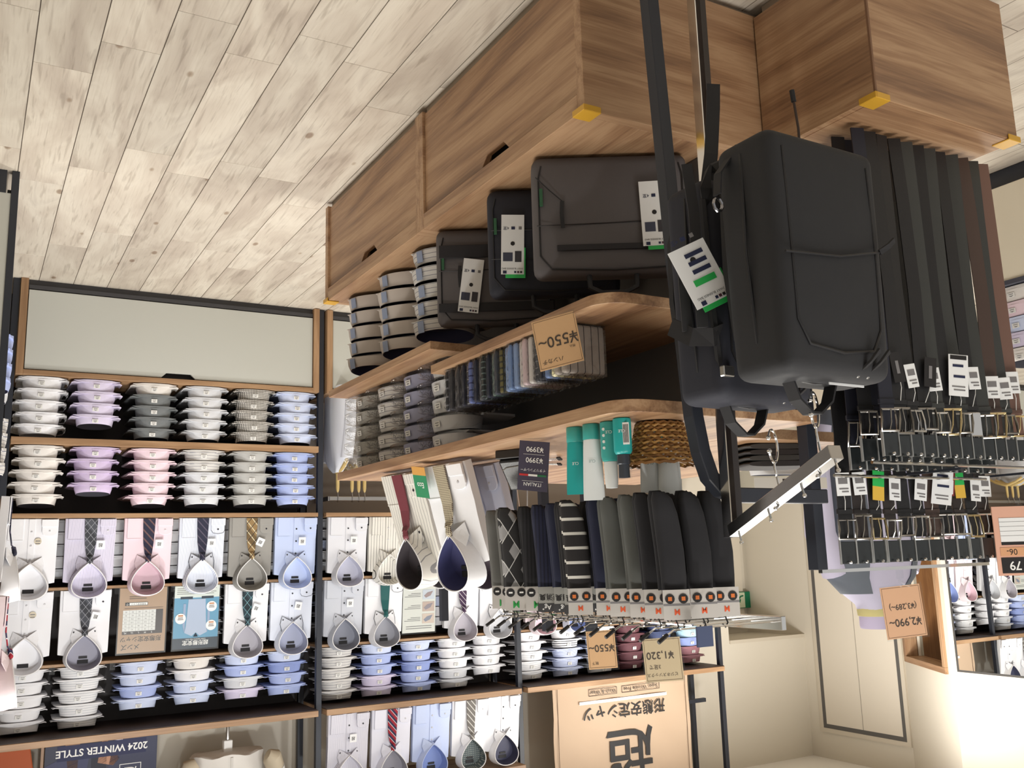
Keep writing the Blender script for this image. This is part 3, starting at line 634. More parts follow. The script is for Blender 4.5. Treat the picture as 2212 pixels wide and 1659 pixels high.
F_GR, F_BL = plain(S(148, 146, 142)), plain(S(190, 204, 238))
TI_PL = fabric(S(50, 52, 58), 'plaid', S(150, 152, 160), 32, duty=.07); TI_GP = fabric(S(30, 44, 52), 'plaid', S(120, 166, 176), 26, duty=.07)
TI_NB = fabric(S(30, 30, 54), 'diag', S(104, 76, 76), 28, duty=.25); TI_NV = fabric(S(34, 36, 58), 'diag', S(84, 78, 96), 30, duty=.2)
TI_YP = fabric(S(104, 84, 54), 'plaid', S(228, 220, 190), 26, duty=.10, col3=S(40, 36, 40)); TI_TL = fabric(S(14, 84, 84), rough=.5)
TI_PU = fabric(S(62, 40, 70), 'diag', S(206, 200, 206), 36, duty=.14); TI_RD = fabric(S(150, 24, 44), 'diag', S(34, 34, 70), 30, duty=.4, col3=S(220, 214, 220))
TI_GS = fabric(S(112, 108, 104), 'diag', S(206, 204, 200), 34, duty=.2); TI_MR = fabric(S(118, 56, 66), rough=.5); TI_BR = fabric(S(64, 46, 44), 'check', S(196, 186, 160), 190, duty=.4)
DG = 'display shirts standing on the rails'
zC, zD, yC, yD = ZS['s2']+.003, ZS['r1']+.003, FY+.022, FY+.080
XD = [-.269, -.525, -.790, -1.05, -1.300, -1.540]
display((XD[0], yC, zC), 'plain white display shirt with round sticker above the off-white stack', DG, F_WH, sticker=True, tagm=False)
display((XD[1], yC, zC), 'lavender striped display shirt with dark plaid tie', DG, F_LAV, TI_PL)
display((XD[2], yC, zC), 'pink display shirt with navy and brown striped tie', DG, F_PK, TI_NB, inner=plain(S(196, 168, 180)), tagx=-.05)
display((XD[3], yC, zC), 'white display shirt with black piping and navy striped tie', DG, F_BW, TI_NV, trim=True, btn=BTNK)
display((XD[4], yC, zC), 'grey display shirt with yellow plaid tie', DG, F_GR, TI_YP, btn=BTNK, tagrot=24)
display((XD[5], yC, zC), 'light blue button-down display shirt without tie beside the black post', DG, F_BL, btn=BTNK, tagx=-.03)
display((XD[0], yD, zD), 'plain white display shirt with round sticker on the upper rail', DG, F_WH, sticker=True, tagm=False)
display((XD[1], yD, zD), 'white display shirt with dark plaid tie beside tan size chart', DG, F_WH, TI_PL, btn=BTNK, inner=plain(S(150, 150, 166)), tagrot=12)
display((XD[4], yD, zD), 'white display shirt with green plaid tie beside blue poster', DG, F_WH, TI_GP, inner=plain(S(170, 168, 178)), btn=BTNK, tagrot=20)
display((XD[5], yD, zD), 'pale blue display shirt with black piping and no tie', DG, plain(S(222, 228, 242)), trim=True, btn=BTNK, inner=plain(S(160, 166, 190)), tagx=-.03, tagrot=10)
display((XR[0]-.01, yC, zC), 'pale grey display shirt without tie on lower rail of narrow bay', DG, plain(S(222, 224, 232)), btn=BTNK, inner=plain(S(186, 188, 206)), tagx=-.03)
display((XR[1]-.01, yC, zC), 'white display shirt with bold black stripes', DG, fabric(S(228, 226, 220), 'stripe', S(60, 60, 62), 62, 'X', .12, coat=.15), tagm=False)
display((XR[2]-.0, yC, zC), 'lavender display shirt behind the gondola shirts', DG, plain(S(206, 206, 232)), inner=plain(S(120, 120, 146)), tagm=False)
display((XR[3]-.01, yC, zC), 'white display shirt with grey lining on lower rail of narrow bay', DG, F_WH, inner=plain(S(150, 150, 160)), tagm=False)
display((XR[0]-.01, yD, zD), 'grey-blue display shirt with dark buttons and no tie', DG, plain(S(198, 202, 212)), btn=BTNK, tagx=-.03, inner=plain(S(130, 134, 148)))
display((XR[1]-.01, yD, zD), 'white display shirt with teal tie and black piping', DG, F_WH, TI_TL, trim=True, btn=BTNK, inner=plain(S(150, 152, 162)), tagm=False)
display((XR[3]-.02, yD, zD), 'white display shirt with purple striped tie', DG, F_WH, TI_PU, inner=plain(S(176, 172, 182)), tagm=False)
display((XR[4]-.03, yD, zD), 'white display shirt with black trimmed collar beside the sock hooks', DG, F_WH, trim=True, btn=BTNK, inner=plain(S(196, 198, 204)), tagm=False)
display((XQ[0]-.05, yD, zD), 'pale pink display shirt behind the sock hooks', DG, plain(S(232, 218, 224)), inner=plain(S(214, 186, 198)), tagm=False)
display((XQ[1]-.03, yD, zD), 'blue lined display shirt with dark tie behind the sock hooks', DG, plain(S(214, 222, 240)), TI_PL, inner=plain(S(140, 156, 204)), tagm=True)
for k, (c_, nm, ti) in enumerate(((S(190, 204, 238), 'light blue', None), (S(228, 206, 216), 'pale pink', None), (S(232, 233, 238), 'white', TI_NV), (S(206, 206, 232), 'lavender', None), (S(214, 222, 240), 'sky blue', TI_PL))):
    display((XQ[k]-.03, yC+.005, zC), '%s display shirt low in the far bay behind the socks' % nm, DG, plain(c_), ti, tagm=False)
zF, yF = ZS['top']+.003, FY-.005
XF = [-1.83, -2.075, -2.315, -2.555, -2.768]
display((XF[0], yF, zF), 'finely striped display shirt with white tag on the top shelf', DG, fabric(S(220, 220, 230), 'stripe', S(186, 186, 204), 200, 'X', .35, coat=.15), btn=BTNK, tagx=-.02, tilt=-6)
display((XF[1], yF, zF), 'pale display shirt with red and navy striped tie', DG, plain(S(226, 228, 242)), TI_RD, inner=plain(S(150, 150, 162)), tagm=False, tilt=-6)
display((XF[2], yF, zF), 'light blue display shirt without tie on the top shelf', DG, plain(S(196, 210, 244)), inner=plain(S(130, 150, 206)), rim=F_BL, tagm=False, tilt=-6)
display((XF[3], yF, zF), 'white display shirt with grey striped tie and checked lining', DG, F_WH, TI_GS, inner=fabric(S(150, 156, 152), 'check', S(84, 96, 100), 90, duty=.5), tagm=False, tilt=-6)
display((XF[4], yF, zF), 'white display shirt with navy lining on the top shelf', DG, F_WH, inner=plain(S(64, 66, 92)), btn=BTNK, tagm=False, tilt=-6)
# ------------------------------------------------------------------ posters on the rails and the top shelf
def poster(name, label, loc, w_, h_, board, tilt=-5, rz=0.0, th=.003, sleeve=True, cat='poster'):
    t = thing(name, label, cat, loc, (R_(tilt), 0, rz))
    MB().box(-w_/2, w_/2, 0, th, 0, h_).build('printed_sheet', board, t)
    if sleeve: MB().box(-w_/2-.006, w_/2+.006, -.0022, -.0017, -.003, h_+.008).build('clear_sleeve', ACRYL, t)
    return t
def chart(loc, label, rz=0.0):
    t = poster('size_chart', label, loc, .222, .315, mat('tan_print', S(176, 146, 120), .7), rz=rz)
    y = -.0006
    text(t, 'メンズ', .030, .095, .285, INK, y, .012, 'RIGHT'); 
    t2 = text(t, 'メンズ', .030, -.092, .285, INK, y, .012, 'LEFT'); bpy.data.objects.remove(t.children[-2])
    text(t, '形態安定シャツ', .0275, -.092, .248, INK, y, .012, 'LEFT')
    lab_box(t, 'table_field', -.062, .092, .108, .210, mat('chart_white', S(224, 224, 222), .6), y); lab_box(t, 'table_head', -.096, .092, .210, .226, mat('chart_dark', S(58, 50, 52), .6), y); lab_box(t, 'table_head', -.096, -.062, .108, .210, mat('chart_dark', S(58, 50, 52), .6), y)
    for k, s_ in enumerate(('S', 'M', 'L', 'LL', 'XL')): text(t, s_, .012, -.046+k*.031, .218, WHITE, y-.0008, .0)
    rows = [('37', '39', '41', '43', '45'), ('44', '46', '48', '50', '52'), ('98', '104', '112', '118', '124'), ('85', '94', '100', '106', '112'), ('80', '82', '82', '82', '82')]
    for j in range(6):
        if j: lab_box(t, 'table_line', -.062, .092, .108+.017*j-.0004, .108+.017*j+.0004, PRT, y-.0006, .0004)
        for k in range(5): text(t, rows[min(j, 4)][k], .0095, -.046+k*.031, .2015-.017*j, PRT, y-.0008)
    for k in range(1, 5): lab_box(t, 'table_line', -.062+k*.0308-.0004, -.062+k*.0308+.0004, .108, .210, PRT, y-.0006, .0004)
    lab_box(t, 'search_bar', -.022, .084, .070, .086, INK, y); lab_box(t, 'search_field', -.020, .064, .072, .084, WHITE, y-.0006, .0004)
    text(t, '形態安定シャツ', .010, .022, .078, INK, y-.0012); put('search_icon', MB().tube([(.074+.004*math.cos(a*.7), -.0015, .080+.004*math.sin(a*.7)) for a in range(9)], .0008, 5).mesh('search_icon'), WHITE, t)
    for k in range(2): lab_box(t, 'small_print', -.015, .065, .040+.010*k, .044+.010*k, mat('faint_print', S(120, 98, 82), .7), y)
    lab_box(t, 'small_print', -.095, .085, .0975, .1005, mat('faint_print', S(120, 98, 82), .7), y)
    return t
chart((XD[2], yD+.01, zD), 'tan size chart sheet with number table standing on the rail')
chart((XQ[2]-.02, yD+.01, zD), 'tan size chart sheet standing on the rail behind the sock price cards')
t = poster('shirt_poster', 'blue poster with pictured pale shirt and dark title band', (XD[3], yD+.01, zD), .222, .315, mat('poster_blue', S(92, 156, 192), .6))
lab_box(t, 'title_band', -.111, .111, .262, .315, mat('poster_navy', S(24, 44, 62), .6)); text(t, '超形態安定', .026, 0, .284, WHITE, -.0018, .012); text(t, 'SUPER WRINKLE FREE SHIRT', .008, 0, .268, WHITE, -.0018)
lab_box(t, 'info_field', -.111, .111, .0, .060, mat('poster_pale', S(224, 230, 224), .6))
for k in range(4): lab_box(t, 'small_print', -.095+.012*(k % 2), .10, .012+.009*k, .0145+.009*k, PRT, -.0013)
for s_ in (-1, 1): lab_box(t, 'caption_pill', s_*.052-.03, s_*.052+.03, .054, .066, mat('poster_navy', S(24, 44, 62), .6), -.0013)
shp = [(-.042, .068), (.042, .068), (.050, .20), (.056, .235), (.02, .252), (0, .235), (-.02, .252), (-.056, .235), (-.050, .20)]
MB().prism(shp, 'Y', -.0018, -.0008).build('pictured_shirt', mat('pictured_shirt', S(176, 190, 214), .6), t)
MB().prism([(-.012, .256), (.012, .256), (0, .236)], 'Y', -.0024, -.0018).build('pictured_neck', mat('poster_navy', S(24, 44, 62), .6), t)
for s_ in (-1, 1): MB().prism([(s_*.056, .235), (s_*.066, .20), (s_*.066, .09), (s_*.054, .09)], 'Y', -.0018, -.0008).build('pictured_sleeve', mat('pictured_sleeve', S(150, 168, 198), .6), t)
for (x, z) in ((-.075, .202), (.078, .163), (-.074, .107)):
    MB().prism([(x+.026*math.cos(q*math.pi/10), z+.026*math.sin(q*math.pi/10)) for q in range(20)], 'Y', -.0026, -.002).build('round_badge', WHITE, t)
    lab_box(t, 'badge_print', x-.014, x+.014, z+.002, z+.006, PRT, -.0028); lab_box(t, 'badge_print', x-.012, x+.012, z-.006, z-.002, PRT, -.0028); lab_box(t, 'badge_band', x-.012, x+.012, z-.018, z-.011, mat('badge_orange', S(196, 140, 104), .6), -.0028)
t = poster('care_sheet', 'white instruction sheet with three small photographs on the rail', (XR[2]+.005, yD+.01, zD), .205, .315, mat('sheet_white', S(216, 216, 210), .6))
for k, cc in enumerate(((198, 204, 214), (190, 168, 158), (206, 188, 176))):
    z = .075+.068*k; lab_box(t, 'small_photo', -.095, -.02, z, z+.055, mat('photo_%d' % k, S(*cc), .6)); MB().prism([(-.085, z+.008), (-.05, z+.016), (-.028, z+.034), (-.04, z+.046), (-.07, z+.034)], 'Y', -.0018, -.0012).build('photo_shape', mat('photo_s%d' % k, S(150-k*12, 132, 132+k*8), .6), t)
    for q in range(3): lab_box(t, 'small_print', -.008, .092-.02*q, z+.036-.009*q, z+.0385-.009*q, PRT)
for q in range(2): lab_box(t, 'small_print', -.08, .08, .290-.012*q, .2935-.012*q, PRT); lab_box(t, 'small_print', -.09, .09, .026+.012*q, .0295+.012*q, PRT)
# kraft banner above the far bay
bx0, bx1 = -4.205, -3.15; bw = bx1-bx0
t = thing('paper_banner', 'large kraft paper banner with black lettering above the far shirt bay', 'banner', ((bx0+bx1)/2, FY+.06, 2.205))
def sheet(w_, h_, nx=24, nz=16, seed=2, amp=.004):
    rnd = random.Random(seed); F = []; 
    for j in range(nz+1):
        for i in range(nx+1): F.append((w_*(i/nx-.5), rnd.uniform(-amp, amp)*.5+amp*math.sin(i*.9+j*.7), h_*j/nz))
    n = len(F); w1 = nx+1; Bk = [(x, y+.003, z) for x, y, z in F]; fs = []
    for j in range(nz):
        for i in range(nx):
            a = j*w1+i; fs += [(a, a+1, a+w1+1, a+w1), (n+a, n+a+w1, n+a+w1+1, n+a+1)]
    per = list(range(nx+1))+[j*w1+nx for j in range(1, nz+1)]+[nz*w1+i for i in range(nx-1, -1, -1)]+[j*w1 for j in range(nz-1, 0, -1)]
    for q in range(len(per)): a, b = per[q], per[(q+1) % len(per)]; fs.append((a, n+a, n+b, b))
    return MB().add(F, []).add(Bk, fs) if 0 else MB().add(F+Bk, fs)
sheet(bw, .72).build('paper_sheet', KRAFT, t, smooth=True)
yb = -.0075
text(t, '超', .37, -.03, .43, INK, yb, .012)
text(t, '形態安定シャツ', .092, 0.0, .170, INK, yb, .012)
MB().box(-.34, .34, yb-.0002, yb+.0006, .098, .116).build('white_underline', WHITE, t)
for s_, x, w_ in (('Super Wrinkle Free', -.135, .30), ('Wash & Wear', .16, .215)):
    text(t, s_, .034, x, .050, INK, yb)
    fr = MB(); 
    for a in ((x-w_/2, x+w_/2, .029, .0315), (x-w_/2, x+w_/2, .0685, .071), (x-w_/2, x-w_/2+.0025, .0315, .0685), (x+w_/2-.0025, x+w_/2, .0315, .0685)): fr.box(a[0], a[1], yb, yb+.001, a[2], a[3])
    fr.build('caption_frame', INK, t)['kind'] = 'stuff'
for s_ in (-1, 1): MB().tube([(s_*(bw/2-.03), -.006, 0), (s_*(bw/2-.03), -.006, .72)], .0016, 5).build('seam', mat('seam_brown', S(90, 70, 54), .7), t)
# winter poster, torso stand and orange cone on the top shelf
t = poster('winter_poster', 'dark blue winter style poster with a pictured coat and tie', (-.645, FY+.19, 2.203), .505, .55, mat('winter_navy', S(46, 50, 72), .55), tilt=-2, sleeve=False)
for p_, c_ in (([(-.25, 0), (-.06, 0), (-.02, .2), (-.1, .5), (-.25, .5)], (58, 62, 88)), ([(.05, .04), (.25, .12), (.25, .5), (.12, .5)], (66, 70, 104)), ([(-.02, 0), (.05, 0), (.04, .5), (-.02, .5)], (36, 38, 54)), ([(.10, 0), (.17, .0), (.15, .16), (.11, .16)], (150, 116, 92)), ([(.0, .0), (.02, .13), (-.05, .15), (-.08, .12)], (190, 142, 116)), ([(-.09, .04), (-.045, .03), (-.04, .0), (-.09, 0)], (206, 200, 210))):
    MB().prism(p_, 'Y', -.0014, -.0006).build('pictured_coat', mat('winter_%d_%d' % (c_[0], c_[1]), S(*c_), .6), t)
MB().box(-.20, .20, -.0022, -.0016, .035, .105).build('title_band', mat('winter_band', S(30, 36, 78), .6), t)
text(t, '2024 WINTER STYLE', .046, 0, .07, WHITE, -.003, .02)
lf = MB()
for a in ((.06, .16, .150, .153), (.06, .063, .153, .28), (.157, .16, .153, .28)): lf.box(-a[1]-.02, -a[0]-.02, -.0028, -.0020, a[2], a[3])
lf.build('logo_frame', WHITE, t)['kind'] = 'stuff'; text(t, '超', .06, -.13, .19, WHITE, -.003, .01)
for dx in (-.262, .262):
    pass
t = thing('poster_frame_strip', 'narrow pale wood strip standing beside the winter poster', 'strip', (-.375, FY+.19, 2.203))
MB().box(-.012, .0, 0, .012, 0, .55).build('wood_strip', FIXZ, t)
t = thing('orange_bag', 'orange tapered paper bag on the top shelf beside winter poster', 'bag', (-.26, FY+.17, 2.203))
MB().loft([[(x*a, y*b, z) for x, y in ((-1, -1), (1, -1), (1, 1), (-1, 1))] for a, b, z in ((.062, .04, 0), (.085, .055, .135), (.10, .06, .14), (.10, .06, .20), (.085, .05, .5))]).build('bag_body', mat('orange_paper', S(176, 84, 40), .6), t, bevel=.004)
MB().tube([(-.04, -.03, .49), (-.035, -.03, .56), (.035, -.03, .56), (.04, -.03, .49)], .003, 6).build('handle', mat('orange_paper', S(176, 84, 40), .6), t)
t = thing('shirt_torso_stand', 'white shirt torso on slim steel pole above the wide bay', 'mannequin', (-1.243, FY+.19, 2.203))
MB().lathe([(.075, 0), (.075, .006), (.01, .010), (.0085, .012), (.0085, .115)], 16).build('pole', STEEL, t, smooth=True)
MB().box(-.022, .022, -.02, .02, .095, .165).build('socket', WHITE, t, bevel=.003)
rings = []
for z, a, b in ((.155, .17, .09), (.16, .19, .10), (.24, .185, .105), (.36, .185, .10), (.5, .20, .10), (.6, .21, .09)):
    rings.append([(a*math.cos(q*math.pi/18)+.004*math.sin(q*5), b*math.sin(q*math.pi/18), z+.008*math.sin(q*1.1)) for q in range(36)])
MB().loft(rings).build('shirt_torso', fabric(S(236, 234, 230)), t, smooth=True)
for s_ in (-1, 1):
    MB().tube([(s_*.21, -.02, .62), (s_*.27, -.03, .42), (s_*.225, -.10, .235)], [.06, .055, .045], 12).build('sleeve', fabric(S(236, 234, 230)), t, smooth=True)
    MB().tube([(s_*.222, -.102, .238), (s_*.20, -.118, .185), (s_*.175, -.12, .170)], [.046, .05, .03], 10).build('cuff', fabric(S(196, 184, 162)), t, smooth=True)
MB().box(-.006, .006, -.108, -.098, .165, .5).build('placket', fabric(S(222, 220, 216)), t)
# ------------------------------------------------------------------ gondola in the middle
GX, GXB, GP = -1.163, -2.02, -1.585
def gbase(y0, y1, label, notch):
    t = thing('base_cabinet', label, 'cabinet', (GX, (y0+y1)/2, 0)); h = (y1-y0)/2; T_ = .41
    depth = GXB-GX
    MB().box(depth, -.02, -h+.02, h-.02, .0, .05).build('plinth', mat('grey_plinth', S(150, 136, 120), .7), t)
    for a in (-h, h-.028): MB().box(depth, 0, a, a+.028, .02, T_).build('side_panel', WOODX, t, bevel=.001)
    MB().box(depth, 0, -h+.028, h-.028, T_-.05, T_).build('top_panel', WOODY, t, bevel=.001)
    MB().box(depth, -.03, -h+.028, h-.028, .05, .07).build('bottom_panel', DARKP, t)
    w_ = h-.030
    n0, n1 = notch-.075, notch+.075
    poly = [(-w_, .028), (w_, .028), (w_, .354), (n1, .354), (n1-.03, .325), (n0+.03, .325), (n0, .354), (-w_, .354)]
    MB().prism(poly, 'X', -.024, -.008).build('flap_door', WOODY, t, bevel=.001)
    MB().box(-.06, -.045, n0-.01, n1+.01, .30, T_-.05).build('finger_recess', INK, t)
    return t
gbase(1.64, 2.55, 'walnut base cabinet under the business bags, nearest the backpack', -.02)
gbase(2.55, 3.45, 'walnut base cabinet under the plain shirt stacks, beside the shirt wall', .0)
g = thing('gondola_shelving', 'walnut gondola shelves with dark centre panel above the base cabinets', 'shelving', (GP, 2.5, .41))
def rr(x0, x1, y0, y1, rad, corners, n=8):
    """rectangle with some rounded corners, corner ids: 0=(x1,y0) 1=(x1,y1) 2=(x0,y1) 3=(x0,y0)"""
    P = []
    for cid, (cx, cy, a0) in enumerate(((x1, y0, -90), (x1, y1, 0), (x0, y1, 90), (x0, y0, 180))):
        if cid in corners:
            sx = -1 if cid in (0, 1) else 1; sy = 1 if cid in (0, 3) else -1
            for q in range(n+1):
                a = R_(a0+90*q/n); P.append((cx+sx*rad+rad*math.cos(a), cy+sy*rad+rad*math.sin(a)))
        else: P.append((cx, cy))
    return P
def gsh(name, x0, x1, y0, y1, z0, z1, corners=(), m=WOODY, rad=.07):
    P = rr(x0-GP, x1-GP, y0-2.5, y1-2.5, rad, corners); return MB().prism(P, 'Z', z0-.41, z1-.41).build(name, m, g, bevel=.001)
gsh('shelf', GP+.012, GX, 2.487, 3.40, .770, .795)
gsh('shelf', GP+.012, GX, 1.60, 2.485, .846, .871, (0,))
gsh('top_shelf', -1.74, GX, 1.56, 3.30, 1.090, 1.118, (0,))
gsh('rear_shelf', -2.52, -1.742, 1.84, 3.30, 1.090, 1.118, ())
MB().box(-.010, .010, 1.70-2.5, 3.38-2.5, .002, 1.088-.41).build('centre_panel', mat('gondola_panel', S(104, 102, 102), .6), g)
for y in (2.32, 2.56): MB().box(-.014, .014, y-2.5-.012, y-2.5+.012, 1.118-.41, 1.64-.41).build('upright', BLACK, g, bevel=.001)
for y in (1.62, 3.30): MB().box(-.014, .014, y-2.5-.012, y-2.5+.012, .002, 1.64-.41).build('upright', BLACK, g, bevel=.001) if y > 2 else None
for y in (2.0, 3.163):
    for z in (.765 if y > 2.5 else .84, 1.086): MB().prism([(.012, z-.41), (.36, z-.41), (.36, z-.42), (.012, z-.44)], 'Y', y-2.502, y-2.498).build('bracket', BLACK, g)
CG = mat('clear_corner_guard', S(216, 190, 140), .3)
def guard(name, label, loc, rz):
    t = thing(name, label, 'corner guard', loc, (0, 0, rz)); A = .045
    MB().box(-.003, A, -.003, A, 0, .004).box(-.004, A, -.004, 0, -.012, .004).box(-.004, 0, 0, A, -.012, .004).build('guard_shell', YELLOW, t, bevel=.0015); return t
guard('corner_guard', 'amber corner guard on near cabinet corner under the large grey bag', (GX+.002, 1.638, .4105), R_(90))
guard('corner_guard', 'amber corner guard at the cabinet end beside the shirt wall', (GX+.002, 3.452, .4105), R_(180))
# gondola shirts
gr1 = [(3.245, 'warm grey'), (2.925, 'warm grey'), (2.63, 'grey stripe')]
for k, (y, c) in enumerate(gr1):
    stack([c]*5, GX-.085, y, .412, R_(52), ['plain warm grey stack by gondola end', 'middle warm grey stack on gondola', 'striped gondola stack beside grey bag'][k], 'shirts on the gondola base', pitch=.0585, long_label=True, short=True, inner='navy', big=2)
for k, (y, c) in enumerate(((3.275, 'fine stripe'), (3.05, 'grey stripe'), (2.825, 'slate blue'), (2.60, 'light grey'))):
    stack([c]*(5 if k != 3 else 5), GX-.085, y, .797, R_(82), 'bagged gondola stack, %s from shirt wall' % ORD[k], 'bagged shirts on the gondola shelf', pitch=.0562, wrap=True, short=True, big=1)
# ------------------------------------------------------------------ business bags
BAGG = fabric(S(90, 86, 88), rough=.75); BAGN = fabric(S(34, 36, 47), rough=.75); BAGK = fabric(S(35, 36, 40), rough=.75); STRAP = mat('black_webbing', S(30, 30, 34), .7); PIPE = mat('black_piping', S(24, 24, 28), .5)
ZIP = mat('zip_metal', (.5, .5, .5, 1), .3, 1.0)
def rbox(w_, d_, h_, b=.03, seg=4, taper=0.0):
    bm = bmesh.new(); bmesh.ops.create_cube(bm, size=1)
    for v in bm.verts: v.co = Vector((v.co.x*w_*(1-taper*(v.co.z+.5)), v.co.y*d_*(1-taper*(v.co.z+.5)), (v.co.z+.5)*h_))
    bmesh.ops.bevel(bm, geom=list(bm.edges), offset=b, segments=seg, affect='EDGES', profile=.55)
    bmesh.ops.subdivide_edges(bm, edges=[e for e in bm.edges if e.calc_length() > .08], cuts=3, use_grid_fill=True)
    for v in bm.verts:
        bulge = (1-abs(2*v.co.z/h_-1)**2)*(1-abs(2*v.co.x/w_)**2)
        v.co.y += math.copysign(.012*bulge, v.co.y)
    for f in bm.faces: f.smooth = True
    me = bpy.data.meshes.new('bag_body'); bm.to_mesh(me); bm.free(); return me
def hangtag(parent, loc, rot, w_=.062, h_=.165, green=True, pic=True):
    t = put('hang_tag', MB().box(-w_/2, w_/2, -.0008, 0, -h_, 0).mesh('hang_tag'), CLEARW, parent, loc, rot)
    text(t, '3WAY BUSINESS BAG', .0062, 0, -.016, INK, -.0013)
    lab_box(t, 'tag_icon', .016, .026, -.010, -.002, NAVYI, -.0012)
    for k in range(3): lab_box(t, 'tag_icon', -.026+k*.008, -.0205+k*.008, -.009, -.0035, (INK, mat('tag_maroon', S(80, 44, 60), .6), NAVYI)[k], -.0012)
    if pic:
        lab_box(t, 'pictured_bag', .0, .026, -.060, -.036, mat('pictured_navy', S(60, 64, 84), .6), -.0012); lab_box(t, 'pictured_bag', -.024, -.006, -.064, -.034, mat('pictured_dark', S(54, 52, 58), .6), -.0012)
    else:
        lab_box(t, 'green_bar', -.026, .02, -.050, -.038, GREEN, -.0012)
        for k in range(3): lab_box(t, 'blue_bar', -.026, .012, -.068-k*.016, -.060-k*.016, NAVYI, -.0012)
    text(t, '4室', .011, .018, -.128, NAVYI, -.0013); lab_box(t, 'tag_icon', -.006, .004, -.132, -.124, NAVYI, -.0012); lab_box(t, 'tag_icon', -.024, -.016, -.132, -.124, PRT, -.0012)
    put('tag_icon', MB().prism([(.006*math.cos(q*.7), -.085+.006*math.sin(q*.7)) for q in range(9)], 'Y', -.0016, -.0009).mesh('tag_icon'), INK, t)
    if green: put('green_card', MB().box(-w_/2-.004, w_/2-.012, .0002, .0009, -h_*.45, .010).mesh('green_card', bevel=.0003), GREEN, t)
    return t
def business_bag(label, loc, rz, w_, h_, d_, m, seams, tags, lean=-4):
    t = thing('business_bag', label, 'bag', loc, (R_(lean), 0, rz), 'business bags on the gondola base')
    b = put('bag_body', rbox(w_, d_, h_, .028), m, t, (0, d_/2, 0))
    hw = w_/2-.004
    pts = [(-hw+.02, -.002, .028), (-hw+.012, -.002, .06), (-hw+.012, -.002, h_-.05), (-hw+.04, -.002, h_-.016), (0, -.002, h_-.010), (hw-.04, -.002, h_-.016), (hw-.012, -.002, h_-.05), (hw-.012, -.002, .06), (hw-.02, -.002, .028)]
    MB().tube(pts, .0022, 6).build('front_piping', PIPE, t, smooth=True)
    for (z0, z1, x0, x1, kind) in seams:
        if kind == 'seam': MB().tube([(x0*hw, -.0105, z0), ((x0+x1)/2*hw, -.0118, (z0+z1)/2+.002), (x1*hw, -.0105, z1)], .0014, 5).build('seam', PIPE, t)
        elif kind == 'band': MB().box(x0*hw, x1*hw, -.0135, -.006, z0, z1).build('pocket_band', mat('bag_band', S(40, 39, 43), .8), t, bevel=.001)
    MB().tube([(.06, .02, h_-.005), (.058, .012, h_+.03), (.03, .01, h_+.045), (-.03, .01, h_+.045), (-.058, .012, h_+.03), (-.06, .02, h_-.005)], .007, 8).build('handle', STRAP, t, smooth=True)
    MB().ribbon([(hw-.07, -.014, h_*.62), (hw-.068, -.017, h_*.5), (hw-.07, -.015, h_*.4)], .010, .003, (1, 0, 0)).build('zip_pull', STRAP, t)
    MB().box(hw-.022, hw-.014, -.012, -.004, h_*.36-.022, h_*.36+.022).build('side_label', mat('label_green', S(40, 90, 60), .6), t)
    for (x, z, ry, kw) in tags: hangtag(t, (x, -.018, z), (0, R_(ry), 0), **kw)
    return t
cdir = math.atan2(.868, .0)
RZB = R_(30)
business_bag('charcoal business bag with black stripe bands beside the striped shirt stack', (-1.345, 2.405, .415), RZB, .36, .30, .085, BAGG, [(.235, .262, -1, .98, 'band'), (.13, .135, -.5, .97, 'seam'), (.055, .095, -1, .96, 'band')], [(.085, .10+.165, 8, dict(green=False))])
business_bag('black business bag between the two grey bags', (-1.335, 2.055, .415), RZB, .36, .30, .085, BAGN, [(.2, .2, -1, .97, 'seam'), (.12, .12, -1, .97, 'seam')], [(.115, .245, 2, dict())])
business_bag('large dark grey business bag with slanted seam and green tag', (-1.349, 1.806, .415), RZB, .395, .31, .09, BAGG, [(.175, .185, -1, .97, 'seam'), (.06, .125, .97, .62, 'seam'), (.235, .25, -1, .72, 'band')], [(-.108, .245, -2, dict(w_=.068))])
# ------------------------------------------------------------------ handkerchiefs on the middle shelf
HKC = [('beige striped', fabric(S(196, 188, 180), 'stripe', S(60, 58, 62), 48, 'X', .1)), ('beige striped', fabric(S(196, 188, 180), 'stripe', S(60, 58, 62), 48, 'X', .1)), ('pale yellow', fabric(S(220, 214, 180), 'plaid', S(180, 180, 150), 60, duty=.1)), ('light blue', fabric(S(130, 156, 206))), ('black', fabric(S(40, 42, 52))),
       ('dark checked', fabric(S(52, 54, 66), 'check', S(150, 152, 160), 60, duty=.1)), ('white', fabric(S(226, 222, 220))), ('pale pink', fabric(S(224, 204, 210))), ('white', fabric(S(226, 222, 220))), ('light blue', fabric(S(150, 176, 220))), ('sky blue', fabric(S(128, 158, 208))), ('light blue', fabric(S(150, 176, 220))),
       ('olive checked', fabric(S(120, 112, 66), 'check', S(60, 60, 50), 60, duty=.3)), ('slate', fabric(S(60, 68, 82))), ('green checked', fabric(S(36, 50, 52), 'check', S(96, 120, 116), 70, duty=.25)), ('navy', fabric(S(36, 42, 64))), ('dark green checked', fabric(S(34, 44, 48), 'check', S(110, 130, 130), 64, duty=.2)), ('grey', fabric(S(84, 88, 96))), ('navy', fabric(S(36, 42, 64))),
       ('blue checked', fabric(S(110, 126, 186), 'check', S(50, 60, 110), 50, duty=.2)), ('black dashed', fabric(S(34, 34, 40), 'check', S(150, 150, 156), 44, duty=.12)), ('dark navy', fabric(S(38, 40, 58))), ('charcoal', fabric(S(56, 56, 62))), ('black', fabric(S(34, 34, 40))), ('charcoal', fabric(S(56, 56, 62))), ('black dotted', fabric(S(32, 32, 40), 'check', S(120, 120, 130), 40, duty=.2))]
